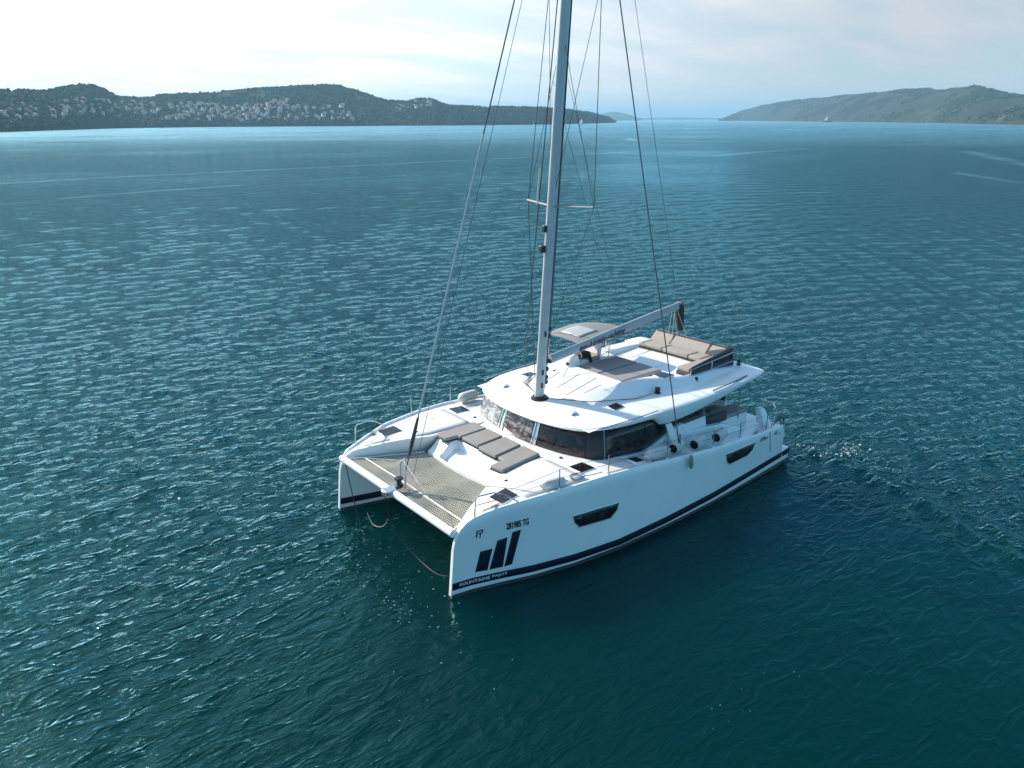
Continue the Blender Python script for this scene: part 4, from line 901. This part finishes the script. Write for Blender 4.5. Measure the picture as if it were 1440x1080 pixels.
slab([(5.62, 0.03), (3.72, 0.03), (3.72, 1.0), (5.62, 1.0)], zf+.02, zf+.17, 'sunpad', 'grey flybridge sunpad next to the small dark step hatch', PADFAB, 'sunpad', 'flybridge sunpads behind the mast')
def fender(c, ax, L, r, label, name='fender', endcap=True, grp='white fenders on the catamaran'):
    ax = Vector(ax).normalized(); c = Vector(c); root = empty(name, c)
    prof = [(-L/2, r*.35), (-L/2+.03, r*.75), (-L/2+.10, r), (L/2-.08, r), (L/2-.01, r*.92)] if endcap else [(-L/2, r*.3), (-L/2+.04, r*.7), (-L/2+.13, r), (L/2-.13, r), (L/2-.04, r*.7), (L/2, r*.3)]
    MB().revolve(c, ax, prof, 20).build('body', FEND, root, smooth=50)
    if endcap: MB().revolve(c + ax*(L/2-.009), ax, [(0, r*.80), (.012, r*.78), (.016, r*.6)], 20).build('end_cap', NAVY, root)
    else:
        for k in (-1, 1): MB().revolve(c + ax*(k*(L/2+.02)), ax, [(-.03, r*.3), (.03, r*.22)], 12).build('eye', CORD, root)
    return tag(root, label, 'fender', grp)
fender((5.72, 3.42, 2.10), (1, .18, -.05), 0.50, 0.16, 'white rolled fender with dark end at the foot of the big port shroud')
fender((4.72, 3.40, 1.96), (1, .18, -.05), 0.58, 0.165, 'white rolled fender with dark end, middle one along the port rail')
fender((3.62, 3.36, 1.88), (1, .18, -.05), 0.58, 0.165, 'white rolled fender with dark end, aftmost along the port rail')
fender((6.60, 3.42, 2.12), (1, -.1, 0), 0.85, 0.16, 'plain white fender lying on the port deck behind the small hatch', endcap=False)
fender((10.32, 3.22, 2.26), (1, -.28, .0), 0.70, 0.14, 'pale blue-white fender lying by the forward port stanchion', endcap=False)
fender((8.15, -3.45, 2.28), (1, .2, .05), 0.85, 0.165, 'big white fender lying on the starboard rail', endcap=False)
g = empty('fender', (5.62, 3.86, 1.72)); c = Vector((5.62, 3.86, 1.72))
MB().revolve(c, (0, .05, -1), [(-.21, .02), (-.18, .05), (-.08, .065), (.10, .065), (.17, .045), (.21, .015)], 14).build('body', simple('olive_vinyl', (0.20, 0.24, 0.20), 0.5), g, smooth=60)
MB().tube([(5.62, 3.85, 1.97), (5.62, 3.72, 2.05), (5.66, 3.6, 2.1)], 0.010, 5).build('lanyard', CORD, g)
tag(g, 'small grey-green fender hanging over the port side below the shroud', 'fender', 'white fenders on the catamaran')
c = Vector((9.55, 3.30, 2.20)); g = empty('dock_line', c)
MB().tube([c + Vector((0.17*math.cos(q)*(1+q*.02), 0.12*math.sin(q)*(1+q*.02), 0.004*q)) for q in np.linspace(0, 19, 90)] + [c + Vector((-.4, .12, .02)), c + Vector((-.75, .16, .01))], 0.011, 5).build('coil', simple('blue_rope', (0.10, 0.20, 0.30), 0.85, var=0.2, scale=30), g)
tag(g, 'small coil of blue rope on the port deck behind the forward fender', 'rope')
# anchor bridle: two legs from the bows to the knot under the beam
K = Vector((13.30, 0.0, 0.86))
g = empty('anchor_bridle', K)
MB().tube(spline([(13.15, -2.62, 1.58), (13.2, -2.3, .95), (13.26, -1.9, .3), (13.3, -1.6, -.05)], 6), 0.015, 6).build('starboard_leg', RUB, g)
MB().tube(spline([(13.36, 0.02, 1.68), (13.34, 0, 1.3), tuple(K)], 5), 0.015, 6).build('centre_leg', RUB, g)
MB().tube(spline([tuple(K), (13.2, .45, .42), (13.1, 1.0, .16), (13.1, 1.6, .10), (13.2, 2.2, .25), (13.28, 2.72, .5)], 6), 0.011, 6).build('port_leg', RUB, g)
MB().tube(spline([tuple(K), (13.36, -.35, .55), (13.4, -.75, .50), (13.4, -1.0, .72)], 6), 0.005, 6).build('slack_loop', CORD, g)
MB().revolve(K + Vector((0, 0, -.06)), (0, 0, 1), [(0, .02), (.04, .05), (.08, .05), (.12, .02)], 10).build('knot', RUB, g)
tag(g, 'dark rope anchor bridle hanging from the forward beam between the bows', 'rope')

# ------------------------------------------------------------------ foam flecks on the water
def foam(patches):
    g = np.random.default_rng(5); mb = MB()
    for cx_, cy_, sx, sy, n, r0, r1 in patches:
        for _ in range(n):
            x = cx_ + g.normal(0, sx); y = cy_ + g.normal(0, sy); r = math.exp(g.uniform(math.log(r0), math.log(r1)))
            m = 7; el = g.uniform(1.0, 2.6); th = g.normal(0, .5)
            pts = []
            for k in range(m):
                q = 2*math.pi*k/m; a = r*el*math.cos(q)*g.uniform(.55, 1.3); b = r*math.sin(q)*g.uniform(.55, 1.3)
                pts.append((x + a*math.cos(th) - b*math.sin(th), y + a*math.sin(th) + b*math.cos(th)))
            X = np.array([p[0] for p in pts] + [x]); Y = np.array([p[1] for p in pts] + [y])
            h, dx, dy, _c = sea_height(X, Y, np.full(len(X), 0.05)); h = h + 0.030
            vs = [(X[i]+dx[i], Y[i]+dy[i], h[i]) for i in range(len(X))]; vs[-1] = (vs[-1][0], vs[-1][1], vs[-1][2]+0.02)
            mb.add(vs, [(i, (i+1) % m, m) for i in range(m)])
    o = mb.build('foam', simple('sea_foam', (0.55, 0.62, 0.62), 0.7), None)
    return tag(o, 'scattered white foam flecks and bubbles round the hulls', 'foam', kind='stuff')
foam([(14.0, 1.6, 0.6, 1.3, 70, 0.004, 0.016), (14.5, 2.3, 0.35, .5, 40, 0.004, 0.014), (14.9, 0.2, 0.5, .5, 40, 0.004, 0.014), (13.6, -1.6, .3, .4, 26, 0.004, 0.016), (-2.4, 4.4, 0.40, 0.22, 70, 0.006, 0.035), (-1.6, 3.6, .25, .35, 50, 0.005, 0.025), (-2.1, 5.6, .25, .5, 30, 0.005, 0.02), (16.5, 2.0, 1.4, 2.4, 26, 0.004, 0.012), (11.0, 9.5, .9, .25, 12, 0.003, 0.008)])

# ------------------------------------------------------------------ the air: pale haze round the whole scene
hz = MB().box((0, 0, 84), (36000, 36000, 174)).build('haze', GEL, None, smooth=0)
hm = bpy.data.materials.new('haze'); hm.use_nodes = True; ht = hm.node_tree; ht.nodes.clear()
pv = N(ht, 'ShaderNodeVolumePrincipled', Density=0.00015, Anisotropy=0.1); pv.inputs['Color'].default_value = (0.40, 0.73, 0.99, 1)
ho = N(ht, 'ShaderNodeOutputMaterial'); ht.links.new(pv.outputs[0], ho.inputs['Volume'])
hz.data.materials.clear(); hz.data.materials.append(hm); tag(hz, 'pale blue sea haze', 'haze', kind='stuff')
